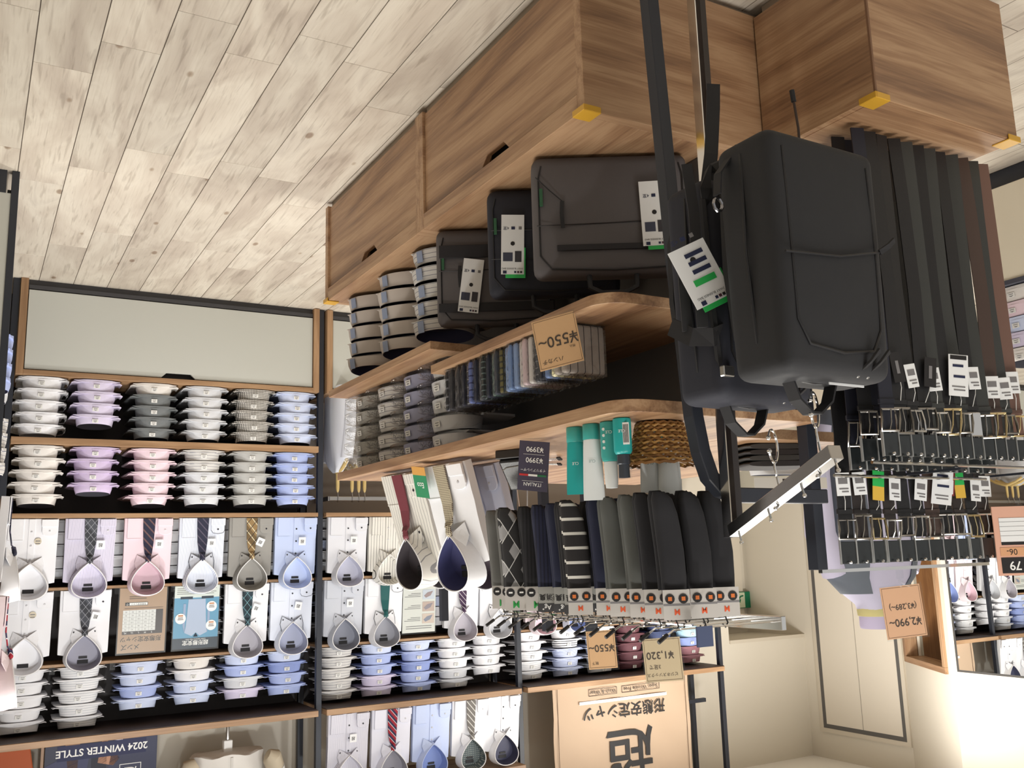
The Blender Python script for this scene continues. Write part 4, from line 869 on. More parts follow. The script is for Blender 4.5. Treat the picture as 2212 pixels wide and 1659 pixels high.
HK = MB().box(-.058, .058, 0, .019, 0, .118).mesh('handkerchief_fold', bevel=.006, seg=2)
HKF = MB().box(-.060, .060, -.0015, .0205, -.001, .122).mesh('clear_sleeve')
y = 1.79
for k, (nm, m) in enumerate(HKC):
    t = thing('handkerchief', '%s folded handkerchief, %s along the row from the price card' % (nm, ORD[k]), 'handkerchief', (GX-.075+.004*math.sin(k*2.1), y, .8745), (0, 0, R_(1.2*math.sin(k*1.7))), 'handkerchiefs in a row')
    put('handkerchief_fold', HK, m, t); put('clear_sleeve', HKF, FILM, t)
    y += .0245
t = thing('handkerchief_rack', 'clear acrylic tray holding the handkerchief row', 'tray', (GX-.08, 1.775, .8715))
MB().box(-.065, .065, 0, .645, 0, .0012).build('tray_base', ACRYL, t); MB().box(-.065, .065, .643, .645, .0012, .09).build('tray_end', ACRYL, t)
# price cards
def card(name, label, loc, rz, w_, h_, lines, tilt=0.0, roll=0.0, m=TAN, hang=False):
    t = thing(name, label, 'price card', loc, (R_(tilt), R_(roll), rz))
    MB().box(-w_/2, w_/2, 0, .0015, -h_, 0).build('card', m, t)
    fr = MB(); e = .003
    for a in ((-w_/2+e, w_/2-e, -e-.0008, -e), (-w_/2+e, w_/2-e, -h_+e, -h_+e+.0008), (-w_/2+e, -w_/2+e+.0008, -h_+e, -e), (w_/2-e-.0008, w_/2-e, -h_+e, -e)): fr.box(a[0], a[1], -.0004, .0, a[2], a[3])
    o = fr.build('printed_border', mat('border_brown', S(110, 84, 60), .6), t); o['kind'] = 'stuff'
    for s_, size, x, z, b in lines: text(t, s_, size, x, z, mat('price_brown', S(66, 52, 44), .6), -.0008, b)
    MB().box(-w_/2-.004, w_/2+.004, -.0030, -.0026, -h_-.004, .004).build('clear_sleeve', ACRYL, t)
    if hang:
        for x in (-.022, .0, .022): MB().tube([(x-.005, -.004, .012), (x-.005, -.004, -.006), (x+.005, -.004, -.006), (x+.005, -.004, .012), (x, -.002, .017)], .0016, 6).build('clear_clip', ACRYL, t)
        MB().tube([(-.03, -.001, .012), (.03, -.001, .012)], .0022, 6).tube([(0, -.001, .014), (0, 0, .05)], .002, 6).build('clip_bar', ACRYL, t)
    return t
card('price_card', 'tan handkerchief price card reading 550 yen on the shelf edge', (GX+.02, 1.745, .99), R_(50), .105, .118, [('ハンカチ', .013, .018, -.018, .005), ('¥550~', .036, -.002, -.062, .008), ('税込', .007, -.033, -.040, 0)], roll=-9)
# ------------------------------------------------------------------ things on the gondola top shelf
ZT = 1.1185
def gshirt(y, fab, tie, inner, label, x=GX-.065, dx=0, **kw):
    return display((x, y, ZT+.012), label, 'display shirts on the gondola', fab, tie, inner=inner, tilt=-17, rz=R_(80), tagm=False, **kw)
gshirt(2.87, fabric(S(222, 220, 214), 'stripe', S(150, 150, 152), 70, 'X', .14, coat=.1), TI_MR, plain(S(52, 46, 52)), 'striped display shirt with maroon tie on the gondola top', btn=BTNK)
gshirt(2.90, fabric(S(214, 214, 220)), None, plain(S(120, 120, 130)), 'grey lined display shirt behind the maroon tie shirt', x=GX-.185)
gshirt(2.55, F_WH, TI_BR, plain(S(50, 52, 96)), 'white display shirt with brown checked tie on the gondola top')
gshirt(2.58, plain(S(206, 210, 228)), None, plain(S(110, 100, 110)), 'pale blue display shirt behind the brown tie shirt', x=GX-.185)
for y, lb in ((2.87, 'maroon'), (2.55, 'brown')):
    t = thing('shirt_easel', 'steel wire easel with black tipped rods behind the %s tie shirt' % lb, 'easel', (GX-.25, y-.02, ZT))
    for q in range(5): MB().tube([(-.02, -.03+.012*q, .004+.002*(q % 2)), (-.10-.008*q, -.17+.01*q, .006+.016*(q % 2))], .0022, 6).build('rod', CHROME, t, smooth=True)
    for q in range(5):
        a = Vector((-.10-.008*q, -.17+.01*q, .006+.016*(q % 2))); d_ = (a-Vector((-.02, -.03+.012*q, .004))).normalized(); MB().tube([a, a+d_*.012], .0034, 6).build('black_tip', INK, t)
    MB().tube([(.0, .03, .003), (-.06, .02, .003), (-.075, -.02, .30), (-.065, -.06, .003)], .0022, 6).build('wire_stand', CHROME, t, smooth=True)
t = thing('tie_coupon', 'green and orange folded leaflet clipped to the brown tie shirt', 'leaflet', (GX-.01, 2.61, ZT+.012), (R_(-17), R_(8), R_(80)))
MB().box(-.035, .035, -.001, 0, .03, .10).build('green_panel', mat('leaflet_green', S(52, 140, 98), .5), t); MB().box(-.035, .035, -.001, 0, .004, .03).build('orange_panel', mat('leaflet_orange', S(214, 160, 84), .5), t); text(t, 'Eco', .024, 0, .06, WHITE, -.0016, .01)
# wallet on its box and the leather sign
t = thing('wallet', 'black leather wallet leaning on a black presentation box', 'wallet', (-1.29, 2.24, ZT), (0, 0, R_(62)))
MB().box(-.055, .055, -.0, .10, 0, .024).build('box_base', mat('black_box', S(34, 33, 34), .5), t, bevel=.002)
wt = MB().box(-.05, .05, -.009, .009, 0, .10).build('wallet_body', mat('black_leather', S(30, 31, 34), .35, coat=.2, bump=.3, bscale=300), t, bevel=.006, seg=2); wt.location = (0, .012, .025); wt.rotation_euler = (R_(-38), 0, 0)
MB().tube([(-.045, -.010, .02), (-.02, -.0105, .018), (.03, -.0105, .022), (.046, -.010, .03)], .0014, 5).build('zip', ZIP, wt)
t = thing('leather_sign', 'dark purple Italian leather price sign with tricolour bar', 'sign', (-1.225, 2.01, ZT+.008), (R_(-8), R_(8), R_(50)))
MB().box(-.04, .04, 0, .002, 0, .125).build('sign_sheet', mat('sign_purple', S(62, 58, 78), .5), t)
text(t, 'ITALIAN', .013, 0, .108, WHITE, -.0008); text(t, 'イタリアンレザー', .0085, 0, .072, WHITE, -.0008); text(t, '¥3990', .018, -.002, .047, WHITE, -.0008, .006); text(t, '¥3990', .018, -.002, .020, WHITE, -.0008, .006)
for k, c_ in enumerate(((40, 110, 70), (230, 230, 228), (190, 44, 48))): lab_box(t, 'tricolour_bar', -.036+.024*k, -.012+.024*k, .083, .088, mat('tri_%d' % k, S(*c_), .5), -.0002)
for z in (.100, .033): lab_box(t, 'rule', -.028, .028, z, z+.0006, WHITE, -.0002)
# hair and skin care bottles
TEAL, TEALP = mat('teal_plastic', S(28, 158, 156), .35), mat('teal_cap', S(60, 160, 154), .35); WPL = mat('white_tube', S(226, 232, 234), .3); CLCAP = mat('frosted_cap', S(222, 226, 226), .3); DCAP = mat('dark_cap', S(52, 58, 70), .35)
def ctube(label, loc, rz, body, cap, h_=.155):
    t = thing('cosmetic_tube', label, 'tube', loc, (0, 0, rz), 'hair care tubes')
    MB().lathe([(.0195, 0), (.0205, .002), (.0205, .034), (.019, .036)], 18).build('cap', cap, t, smooth=True)
    rings = []
    for z, a, b in ((.036, .0195, .0195), (.05, .0205, .019), (.10, .0225, .011), (h_-.012, .024, .003), (h_, .024, .0016)): rings.append([(a*math.cos(q*math.pi/10), b*math.sin(q*math.pi/10), z) for q in range(20)])
    bd = MB().loft(rings).build('tube_body', body, t, smooth=True)
    text(bd, 'CLE', .009, 0, .085, mat('grey_print', S(120, 150, 150), .5) if body is WPL else WHITE, -.017); return t
RZT = R_(40)
ctube('teal squeeze tube beside the tall white tube', (-1.215, 1.812, ZT), RZT, TEAL, TEALP)
ctube('white squeeze tube with teal cap beside the teal tube', (-1.222, 1.755, ZT), RZT, WPL, TEALP, .172)
t = thing('spray_bottle', 'teal spray bottle with frosted cap beside the white tube', 'bottle', (-1.238, 1.708, ZT), (0, 0, RZT))
bd = MB().lathe([(.019, 0), (.021, .002), (.021, .078), (.018, .088), (.013, .09)], 20).build('bottle_body', TEALP, t, smooth=True); text(bd, 'CLE', .009, 0, .025, WHITE, -.0222); MB().lathe([(.015, .09), (.0155, .10), (.0145, .135), (.013, .148), (.002, .149)], 16).build('frosted_cap', CLCAP, t, smooth=True)
for k in range(4): MB().prism([(.012+.0035*math.cos(q*.785), .018+.014*k+.0035*math.sin(q*.785)) for q in range(8)], 'Y', -.0185, -.0175).build('round_mark', WHITE, bd)
t = thing('pump_bottle', 'bright teal bottle with dark cap and barcode sticker', 'bottle', (-1.232, 1.652, ZT), (0, 0, RZT))
bd = MB().lathe([(.018, 0), (.020, .002), (.020, .072), (.017, .078), (.013, .08)], 20).build('bottle_body', TEAL, t, smooth=True); text(bd, 'CLE', .009, .0, .03, WHITE, -.0212); MB().lathe([(.014, .08), (.0145, .10), (.012, .102), (.0125, .13), (.002, .131)], 16).build('dark_cap', DCAP, t, smooth=True); MB().lathe([(.0165, .081), (.0165, .132), (.002, .134)], 16).build('clear_overcap', ACRYL, t, smooth=True)
lab_box(bd, 'barcode_sticker', -.016, -.002, .012, .06, WHITE, -.0195); 
for k in range(4): lab_box(bd, 'barcode_bar', -.014+.003*k, -.0125+.003*k, .016, .056, INK, -.0202)
# woven basket with tubes
bk = thing('woven_basket', 'golden woven seagrass basket holding white tubes', 'basket', (-1.355, 1.675, ZT+.002)); bk.scale = (.86, .86, .95)
GOLD = mat('seagrass', S(176, 134, 74), .5, bump=.5, bscale=90); GOLD2 = mat('seagrass_dark', S(128, 88, 42), .55, bump=.5, bscale=90)
NB = 15
for k in range(NB):
    f_ = k/(NB-1); rx, ry, z = .066+.022*f_+.012*f_**3, .054+.018*f_+.012*f_**3, .004+.095*f_
    pts = []
    for q in range(48):
        a = 2*math.pi*q/48; zz = z+.0022*math.sin(q*math.pi/2*1.5+k*2.2); ro = 1+.03*math.sin(q*math.pi*.75+k*math.pi)
        if 4 <= k <= 10 and 22 < q < 28: zz -= .016*(k-3)/7*math.cos((q-25)/3*math.pi/2)
        pts.append((rx*ro*math.cos(a), ry*ro*math.sin(a), zz))
    MB().tube(pts, .0042, 5, closed=True).build('woven_strand', GOLD if k % 2 else GOLD2, bk, smooth=True)
for q in range(20):
    a = 2*math.pi*q/20
    MB().tube([((.060+.034*f_**1.4)*math.cos(a+.05*math.sin(f_*9)), (.049+.03*f_**1.4)*math.sin(a+.05*math.sin(f_*9)), .001+.098*f_) for f_ in (0, .2, .4, .6, .8, 1)], .0032, 5).build('stake', GOLD2 if q % 3 else GOLD, bk, smooth=True)
MB().lathe([(.058, .001), (.06, .003), (.058, .005)], 20).build('basket_base', GOLD2, bk).scale = (1, .82, 1)
for k, (dx, dy, h_) in enumerate(((-.03, .0, .165), (.0, -.028, .165), (.032, .012, .15), (.006, .03, .14))):
    ctube(('teal capped white tube at the basket rim', 'teal capped white tube in the basket by the shelf corner', 'frosted cap white tube deep in the basket', 'short frosted cap tube in the woven basket')[k], (-1.355+dx*.8, 1.675+dy*.8, ZT+.009), R_(35), WPL, TEALP if k < 2 else CLCAP, h_)
# folded goods on the rear part of the top shelf
t = thing('clear_shirt_box', 'clear plastic tray with a folded shirt and gold size tag', 'box', (-2.20, 2.10, ZT+.001), (0, 0, R_(12)))
MB().box(-.13, .13, -.0, .24, 0, .002).build('tray_base', ACRYL, t)
for a in ((-.132, -.13, 0, .24), (.13, .132, 0, .24), (-.13, .13, -.002, 0), (-.13, .13, .24, .242)): MB().box(a[0], a[1], a[2], a[3], 0, .11).build('tray_side', ACRYL, t)
MB().box(-.13, .13, -.003, -.002, .075, .11).build('front_band', mat('tray_frost', S(214, 214, 208), .4), t)
MB().box(-.03, .03, -.0045, -.003, .080, .104).build('size_tag', INK, t); text(t, '98-79', .018, 0, .092, mat('gold_print', S(206, 164, 90), .4), -.0052)
folded('white', (-2.206, 2.125, ZT+.006), R_(12), 'white folded shirt with black lining inside the clear tray', 'folded goods by the backpack', short=True, lab=False)
for k in range(4):
    t = thing('folded_knit', '%s dark folded sweater from the bottom behind the ring hooks' % ORD[k], 'sweater', (-1.97, 1.90, ZT+.001+.016*k), (0, 0, R_(14+3*k)), 'dark folded sweaters')
    rings = [[(a*math.copysign(abs(math.cos(q*math.pi/10))**.5, math.cos(q*math.pi/10)), yy, .008+.0075*math.copysign(abs(math.sin(q*math.pi/10))**.7, math.sin(q*math.pi/10))) for q in range(20)] for a, yy in ((.10, .0), (.112, .012), (.112, .12), (.10, .14))]
    MB().loft(rings).build('knit_fold', fabric(S(46, 42, 42) if k % 2 else S(60, 58, 56)), t, smooth=True)
# ------------------------------------------------------------------ end unit with belts
e = thing('end_cabinet', 'walnut end cabinet under the hanging belts', 'cabinet', (-1.985, 1.47, 0))
MB().box(-.265, .265, -.18, .165, .03, .4125).build('carcass', WOODX, e, bevel=.0015)
MB().box(.2652, .2672, -.18, .165, .03, .4125).build('side_veneer', WOODY, e)
MB().box(-.25, .25, -.16, .15, 0, .03).build('plinth', mat('grey_plinth', S(150, 136, 120), .7), e)
MB().box(.262, .2675, -.1815, -.176, .03, .4125).build('edge_strip', mat('edge_brown', S(120, 86, 62), .5), e)
MB().box(-.25, .25, -.176, .155, .4126, .4136).build('top_veneer', WOODX, e)
guard('corner_guard', 'amber corner guard at the belt cabinet corner facing the backpack', (-1.7165, 1.2885, .413), R_(90))
guard('corner_guard', 'amber corner guard at the far belt cabinet corner', (-2.2515, 1.2885, .413), R_(0))
LEA = {'black': mat('black_belt', S(24, 24, 27), .45, bump=.2, bscale=250), 'brown': mat('brown_belt', S(70, 54, 48), .45, bump=.2, bscale=250), 'dark brown': mat('dark_brown_belt', S(40, 33, 32), .45, bump=.2, bscale=250), 'grey black': mat('grey_belt', S(54, 56, 55), .45, bump=.25, bscale=250), 'navy': mat('navy_belt', S(26, 28, 42), .5), 'tan': mat('tan_belt', S(112, 84, 74), .5)}
BUK = [mat('bright_buckle', (.72, .72, .72, 1), .18, 1.0), mat('dark_buckle', (.36, .35, .34, 1), .22, 1.0), mat('gold_buckle', (.72, .6, .36, 1), .22, 1.0)]
BUCK = MB().tube([(-.021, -.006, -.026), (.021, -.006, -.026), (.021, -.009, 0), (.021, -.006, .026), (-.021, -.006, .026), (-.021, -.009, 0)], .0033, 6, closed=True).mesh('buckle', smooth=True)
TONG = MB().tube([(0, -.004, .026), (0, -.011, .005), (0, -.009, -.027)], .0018, 6).mesh('prong', smooth=True)
KEEP = MB().box(-.0185, .0185, -.0045, .0045, -.006, .006).mesh('keeper_loop', bevel=.001)
HTAB = MB().box(-.0175, .0175, -.003, .003, 0, .052).mesh('hanger_tab', bevel=.001)
HBLK = mat('black_hanger_plastic', S(34, 38, 40), .25, coat=.3)
def belt(label, loc, rz, c, bk_, length, tagk, plate=False):
    bj = random.Random(int(loc[0]*997+loc[1]*331)); t = thing('belt', label, 'belt', (loc[0], loc[1], loc[2]), (0, 0, rz+R_(bj.uniform(-14, 20))), 'belts hanging in two rows')
    L = length; rnd = random.Random(int(loc[0]*1000))
    sw = rnd.uniform(-.010, .010)
    MB().ribbon([(0, 0, -.062), (sw*.2, 0, -.2), (sw, .002, -.5*L), (sw*.6, .004, -.8*L), (0, .006, -L)], .033, .0036, (1, 0, 0)).build('strap', LEA[c], t)
    put('hanger_tab', HTAB, HBLK, t, (0, 0, -.054)); put('keeper_loop', KEEP, LEA[c], t, (0, 0, -.125))
    if plate: MB().box(-.019, .019, -.009, -.004, -.114, -.056).build('plate_buckle', BUK[0], t, bevel=.0025)
    else:
        b = put('buckle', BUCK, bk_, t, (0, -.003, -.083+bj.uniform(-.008, .004)), (R_(bj.uniform(-16, 10)), 0, 0), (1, 1, bj.uniform(.85, 1.15))); put('prong', TONG, bk_, b)
    for x in (-.019, .019): MB().box(x-.0008, x+.0008, -.006, .004, -.060, -.001).build('clear_divider', ACRYL if 0 else mat('divider_clear', S(150, 152, 152), .2), t)
    MB().ball((.0, -.012, -.006), .0042, 6).build('peg_tip', BUK[0], t, smooth=True)
    if tagk:
        z = -.150-rnd.uniform(0, .02); dx = rnd.uniform(-.012, .012); ry = R_(rnd.uniform(-12, 12))
        if tagk == 'white': g_ = put('price_tag', MB().box(-.017, .017, -.001, 0, -.055, 0).mesh('price_tag', bevel=.0003), CLEARW, t, (dx, -.012, z), (0, ry, 0)); lab_box(g_, 'barcode', -.011, .011, -.042, -.028, PRT, -.0012); lab_box(g_, 'print_line', -.012, .010, -.018, -.015, PRT, -.0012); lab_box(g_, 'print_line', -.012, .004, -.011, -.008, PRT, -.0012)
        elif tagk == 'eco': g_ = put('price_tag', MB().box(-.017, .017, -.001, 0, -.034, 0).mesh('price_tag'), mat('tag_yellow', S(222, 180, 70), .5), t, (dx, -.012, z), (0, ry, 0)); MB().box(-.017, .017, -.001, 0, -.072, -.034).build('green_half', GREEN, g_)
        elif tagk == 'black': g_ = put('price_tag', MB().box(-.015, .015, -.001, 0, -.07, 0).mesh('price_tag'), INK, t, (dx, -.012, z), (0, ry, 0)); lab_box(g_, 'print_line', -.004, .004, -.05, -.02, PRT, -.0012)
        elif tagk == 'leaflet':
            g_ = put('price_tag', MB().box(-.024, .024, -.001, 0, -.10, 0).mesh('price_tag'), CLEARW, t, (dx-.02, -.014, z+.01), (0, ry, 0)); lab_box(g_, 'print_band', -.02, .02, -.098, -.088, INK, -.0012); lab_box(g_, 'pictured_belt', -.012, .014, -.076, -.070, NAVYI, -.0012); lab_box(g_, 'pictured_belt', -.016, .012, -.050, -.044, NAVYI, -.0012); lab_box(g_, 'print_line', -.016, .016, -.024, -.021, PRT, -.0012); lab_box(g_, 'print_line', -.016, .012, -.016, -.013, PRT, -.0012)
        elif tagk == 'red': g_ = put('price_tag', MB().box(-.016, .016, -.001, 0, -.075, 0).mesh('price_tag'), mat('tag_red', S(120, 34, 36), .5), t, (dx, -.012, z), (0, ry, 0)); lab_box(g_, 'white_panel', -.012, .014, -.04, -.004, CLEARW, -.0012); lab_box(g_, 'red_mark', -.004, .006, -.030, -.014, mat('mark_red', S(196, 40, 44), .5), -.0014)
        MB().tube([(0, -.006, -.128), (dx*.6, -.014, z+.012), (dx, -.0125, z)], .0009, 5).build('tag_string', mat('white_string', S(220, 220, 218), .5), t)
    return t
ZU, YU, ZL, YL = 1.452, 1.60, 1.216, 1.42
upc = ['black', 'dark brown', 'black', 'dark brown', 'black', 'black', 'brown', 'black', 'dark brown', 'black', 'dark brown']
utag = ['white', 'white', 'eco', 'white', None, 'white', 'leaflet', 'red', 'eco', 'white', 'white']
for k in range(11):
    x = -1.815-.0535*k
    belt('%s leather belt, %s from the black post on the upper bar' % (upc[k], ORD[k]), (x, YU-.03, ZU), R_(22), upc[k], BUK[(1, 1, 2, 0, 1, 0, 1, 1, 0, 2, 0)[k]], .62, utag[k])
loc_ = ['navy', 'black', 'black', 'black', 'grey black', 'black', 'grey black', 'black', 'grey black', 'brown', 'grey black', 'tan']
ltag = [None, 'black', 'white', 'black', 'white', 'leaflet', 'black', 'white', None, 'white', 'white', 'white']
for k in range(12):
    x = -1.775-.0435*k
    belt('%s leather belt, %s from the backpack side on the lower bar' % (loc_[k], ORD[k]), (x, YL-.03, ZL), R_(18), loc_[k], BUK[(1, 1, 0, 1, 0, 2, 1, 0, 1, 2, 1, 2)[k]], .785, ltag[k], plate=(k == 7))
back = ['navy', 'black', 'black', 'dark brown', 'black', 'dark brown', 'black', 'brown', 'black', 'black']
for k in range(10):
    x = -1.80-.0545*k
    belt('%s belt hanging behind, %s from the backpack side on the rear bar' % (back[k], ORD[k]), (x, 1.505, ZL+.02), R_(20), back[k], BUK[1], .80, None)
for k in range(7):
    x = -1.792-.040*k
    belt('black belt in the dense middle row, %s from the backpack side' % ORD[k], (x, 1.462, ZL+.004), R_(8), ('black', 'navy', 'black', 'dark brown', 'black', 'black', 'dark brown')[k], BUK[1], .80, None)
t = thing('belt_rack', 'black post rack with chrome belt bars standing at the end cabinet', 'rack', (-1.765, 1.62, .4145))
MB().box(-.016, .016, -.016, .016, 0, 1.462-.4145).build('post', BLACK, t, bevel=.001)
MB().box(-.64, .0, -.012, .0, 1.462-.4145, 1.470-.4145).build('upper_bar', CHROME, t)
for k, (yy, zz) in enumerate(((YL-1.62, ZL+.010), (1.53-1.62, ZL+.03))): MB().tube([(-.55, yy, zz-.4145), (.02, yy, zz-.4145)], .004, 8).build('lower_bar', CHROME, t, smooth=True)
MB().box(-.655, -.635, -.21, .016, 0.0, 1.462-.4145).build('side_plate', BLACK, t, bevel=.001) if 0 else MB().box(-.650, -.630, -.008, .016, 0.0, 1.462-.4145).build('post', BLACK, t, bevel=.001)
for x in (-.626, -.286): MB().box(x, x+.009, -.21, -.012, ZL-.4145+.016, ZL-.4145+.022).build('bracket', BLACK, t)
# black loop frame and chrome stand
t = thing('loop_frame', 'black square tube frame with rounded corner beside the backpack', 'frame', (-1.245, 1.5, 0))
P = [onY(1402, 0, 1.5), onY(1458, 560, 1.5), onY(1498, 900, 1.5), onY(1513, 975, 1.5), onY(1532, 1030, 1.5), onY(1556, 1058, 1.5), onY(1590, 1070, 1.5), onY(1778, 1073, 1.5)]
d0 = (P[0]-P[1]).normalized(); P = [P[0]+d0*(P[0].z/-d0.z)]+P
MB().tube([p-Vector((-1.245, 1.5, 0)) for p in P], .0155, sq=True).build('square_tube', BLACK, t, bevel=.002)
ch = thing('waterfall_stand', 'chrome upright with sloping hook arm carrying the backpacks', 'stand', (-1.36, 1.47, 0))
MB().box(-.010, .010, -.014, .014, 0, 1.385).build('upright', CHROME, ch, bevel=.0015)
MB().box(-.006, .010, -.030, -.016, .05, 1.37).build('channel', mat('dark_channel', S(40, 34, 34), .3), ch)
arm0, arm1 = Vector((.010, -.018, 1.372)), Vector((.098, -.372, 1.252))
MB().tube([arm0, arm1], .0125, sq=True).build('arm', mat('satin_chrome', (.5, .5, .5, 1), .2, 1.0), ch, bevel=.001)
ad_ = (arm1-arm0); 
for q in (.04, .36, .68, .97): 
    p = arm0+ad_*q; MB().tube([p+Vector((0, -.004, .008)), p+Vector((.002, -.012, .026))], .0022, 6).ball(p+Vector((.002, -.012, .028)), .0042, 6).build('pin', CHROME, ch, smooth=True)
def ringhook(label, q, drop_, r_=.031):
    base = Vector((-1.36, 1.47, 0))+arm0+ad_*q
    t = thing('ring_hook', label, 'hook', base, (0, 0, R_(-30)), 'ring hooks on the arm')
    MB().tube([(.016, 0, .020), (.0, 0, .017), (-.020, 0, .006), (-.024, 0, -.018), (-.010, 0, -.04), (0, 0, -.055), (0, 0, -drop_+r_)], .0022, 6).ball((.018, 0, .021), .004, 6).build('stem', CHROME, t, smooth=True)
    pts = [(r_*math.cos(R_(a)), 0, -drop_+r_*math.sin(R_(a))) for a in range(22, 340, 12)]
    MB().tube(pts, .0024, 6).build('ring', CHROME, t, smooth=True)
    for p in (pts[0], pts[-1]): MB().ball(p, .0048, 8).build('ball_end', CHROME, t, smooth=True)
    return base+Vector((0, 0, -drop_-r_))
hk1 = ringhook('chrome ring hook near the arm tip holding the front backpack', .86, .096)
hk2 = ringhook('chrome ring hook near the upright holding the rear backpack', .47, .096)
# ------------------------------------------------------------------ backpacks
def backpack(label, top, rz, m, w_, h_, d_, front=True):
    z0 = top.z-h_-.055
    t = thing('backpack', label, 'backpack', (top.x, top.y, z0), (0, 0, rz), 'backpacks on the ring hooks')
    b = put('main_body', rbox(w_, d_, h_, .026, 5, .05), m, t, (0, 0, 0))
    f_ = -d_/2-.006
    hw = w_/2
    MB().tube([(-hw+.032, -d_/2-.001, .035), (-hw+.033, -d_/2-.003, h_*.5), (-hw+.036, -d_/2-.001, h_-.09), (-hw+.06, -d_/2-.001, h_-.05), (0, -d_/2-.003, h_-.040), (hw-.06, -d_/2-.001, h_-.05), (hw-.036, -d_/2-.001, h_-.09), (hw-.033, -d_/2-.003, h_*.5), (hw-.032, -d_/2-.001, .035)], .0028, 6).build('front_piping', PIPE, t, smooth=True)
    MB().tube([(hw-.002, .0, .03), (hw+.003, .0, h_*.5), (hw-.008, 0, h_-.06), (hw-.05, 0, h_-.006), (0, 0, h_-.001), (-hw+.05, 0, h_-.006), (-hw+.008, 0, h_-.06)], .0032, 6).build('main_zip', PIPE, t, smooth=True)
    MB().tube([(hw-.012, f_-.002, h_*.53), (.0, f_-.0075, h_*.515), (-hw+.03, f_-.004, h_*.46)], .0022, 6).build('pocket_zip', PIPE, t, smooth=True)
    MB().ribbon([(-hw+.03, f_-.005, h_*.46), (-hw+.012, f_-.012, h_*.43), (-hw-.004, f_-.012, h_*.40)], .010, .004, (0, .3, 1)).build('zip_pull', STRAP, t)
    for dx in (.02, .045):
        MB().ribbon([(-hw*.2-dx, f_+.02, h_-.010), (-hw*.2-dx-.012, f_-.002, h_-.03), (-hw*.2-dx-.03, f_-.008, h_-.05)], .009, .004, (1, 0, .4)).build('zip_pull', STRAP, t)
        MB().ball((-hw*.2-dx, f_+.02, h_-.008), .005, 6).build('zip_slider', ZIP, t)
    MB().ribbon([(.055, .01, h_-.006), (.04, .01, h_+.03), (.010, .01, h_+.052), (-.010, .01, h_+.052), (-.04, .01, h_+.03), (-.055, .01, h_-.006)], .026, .004, (0, 1, 0)).build('top_handle', STRAP, t)
    bs = d_/2
    for s_ in (-1, 1):
        MB().ribbon([(s_*.06, bs-.01, h_-.03), (s_*.075, bs+.012, h_-.09), (s_*.085, bs+.016, h_*.5), (s_*.09, bs+.012, h_*.22), (s_*.10, bs-.005, .06)], [.05, .055, .055, .045, .025], .012, (1, 0, 0)).build('shoulder_strap', STRAP, t)
    if front:
        MB().ribbon([(hw-.02, .02, .0), (hw+.0, .03, .03), (hw+.025, .03, .06), (hw+.030, .03, .10)], .018, .003, (0, 1, 0)).build('side_loop', STRAP, t)
        MB().tube([(hw+.030+.010*math.cos(q*.7), .03, .118+.012*math.sin(q*.7)) for q in range(9)], .003, 6, closed=True).build('buckle_ring', mat('dark_ring', (.3, .3, .32, 1), .2, 1.0), t, smooth=True)
        MB().ribbon([(-hw*.35, .0, .002), (-hw*.5, .0, -.018), (-hw*.62, .0, -.018), (-hw*.75, 0, .004)], .02, .003, (0, 1, 0)).build('bottom_loop', STRAP, t)
        MB().tube([(-hw*.12, .0, .004), (-hw*.08, -.005, -.05), (-hw*.04, -.005, -.10)], .0025, 6).build('cord', mat('brown_cord', S(58, 42, 34), .6), t)
        MB().tube([(-hw*.04, -.005, -.10), (-hw*.02, -.005, -.122)], .005, 6).build('cord_end', STRAP, t)
        MB().box(-hw*.75, -hw*.1, -.02, -.0185, h_-.012, h_+.004).build('paper_ticket', CLEARW, t)
    else:
        for k in range(3): MB().tube([(hw+.002-.012*k, -d_/2+.01+.035*k, .05), (hw+.008-.012*k, -d_/2+.0+.035*k, h_*.6), (hw-.02-.012*k, -d_/2+.015+.035*k, h_-.05)], .007, 6).build('padding_ridge', STRAP, t, smooth=True)
        MB().ribbon([(hw-.03, -.05, h_*.70), (hw+.012, -.062, h_*.74), (hw+.034, -.03, h_*.73), (hw+.036, .02, h_*.66)], .034, .004, (0, .3, 1)).build('side_strap', STRAP, t)
        MB().ribbon([(hw+.030, -.055, h_*.70), (hw+.034, -.058, h_*.5), (hw+.030, -.055, h_*.38)], .020, .007, (.8, .5, 0)).build('strap_padding', STRAP, t)
        MB().ribbon([(hw+.034, -.02, h_*.70), (hw+.040, -.024, h_*.5), (hw+.036, -.02, h_*.38)], .018, .007, (.8, .5, 0)).build('strap_padding', STRAP, t)
        MB().ribbon([(hw+.028, -.05, h_*.38), (hw+.022, -.045, h_*.18), (hw+.028, -.04, -.02)], .020, .004, (.8, .5, 0)).build('hanging_strap', STRAP, t)
        MB().ribbon([(hw-.02, -.04, .03), (hw-.03, -.05, -.05), (hw-.045, -.05, -.15), (hw-.05, -.05, -.20)], .026, .004, (.8, .5, 0)).build('hanging_strap', STRAP, t)
        MB().ribbon([(hw-.01, -.05, .06), (hw+.004, -.062, .03), (hw-.004, -.064, -.01), (hw-.04, -.058, -.025)], .022, .004, (.4, .4, .8)).build('strap_loop', STRAP, t)
        MB().box(hw-.030, hw-.002, -.070, -.058, h_-.06, h_-.040).build('strap_buckle', ZIP, t, bevel=.002)
        hangtag(t, (hw+.022, -.082, h_*.60), (0, R_(-26), R_(22)), w_=.078, h_=.115, pic=False)
    return t
backpack('large black backpack with slanted zip hanging in front', Vector((-1.268, 1.136, 1.183)), R_(-1), BAGK, .278, .428, .132)
backpack('navy backpack with white and green tags behind the large black backpack', Vector((-1.298, 1.332, 1.195)), R_(-4), BAGN, .272, .43, .12, front=False)
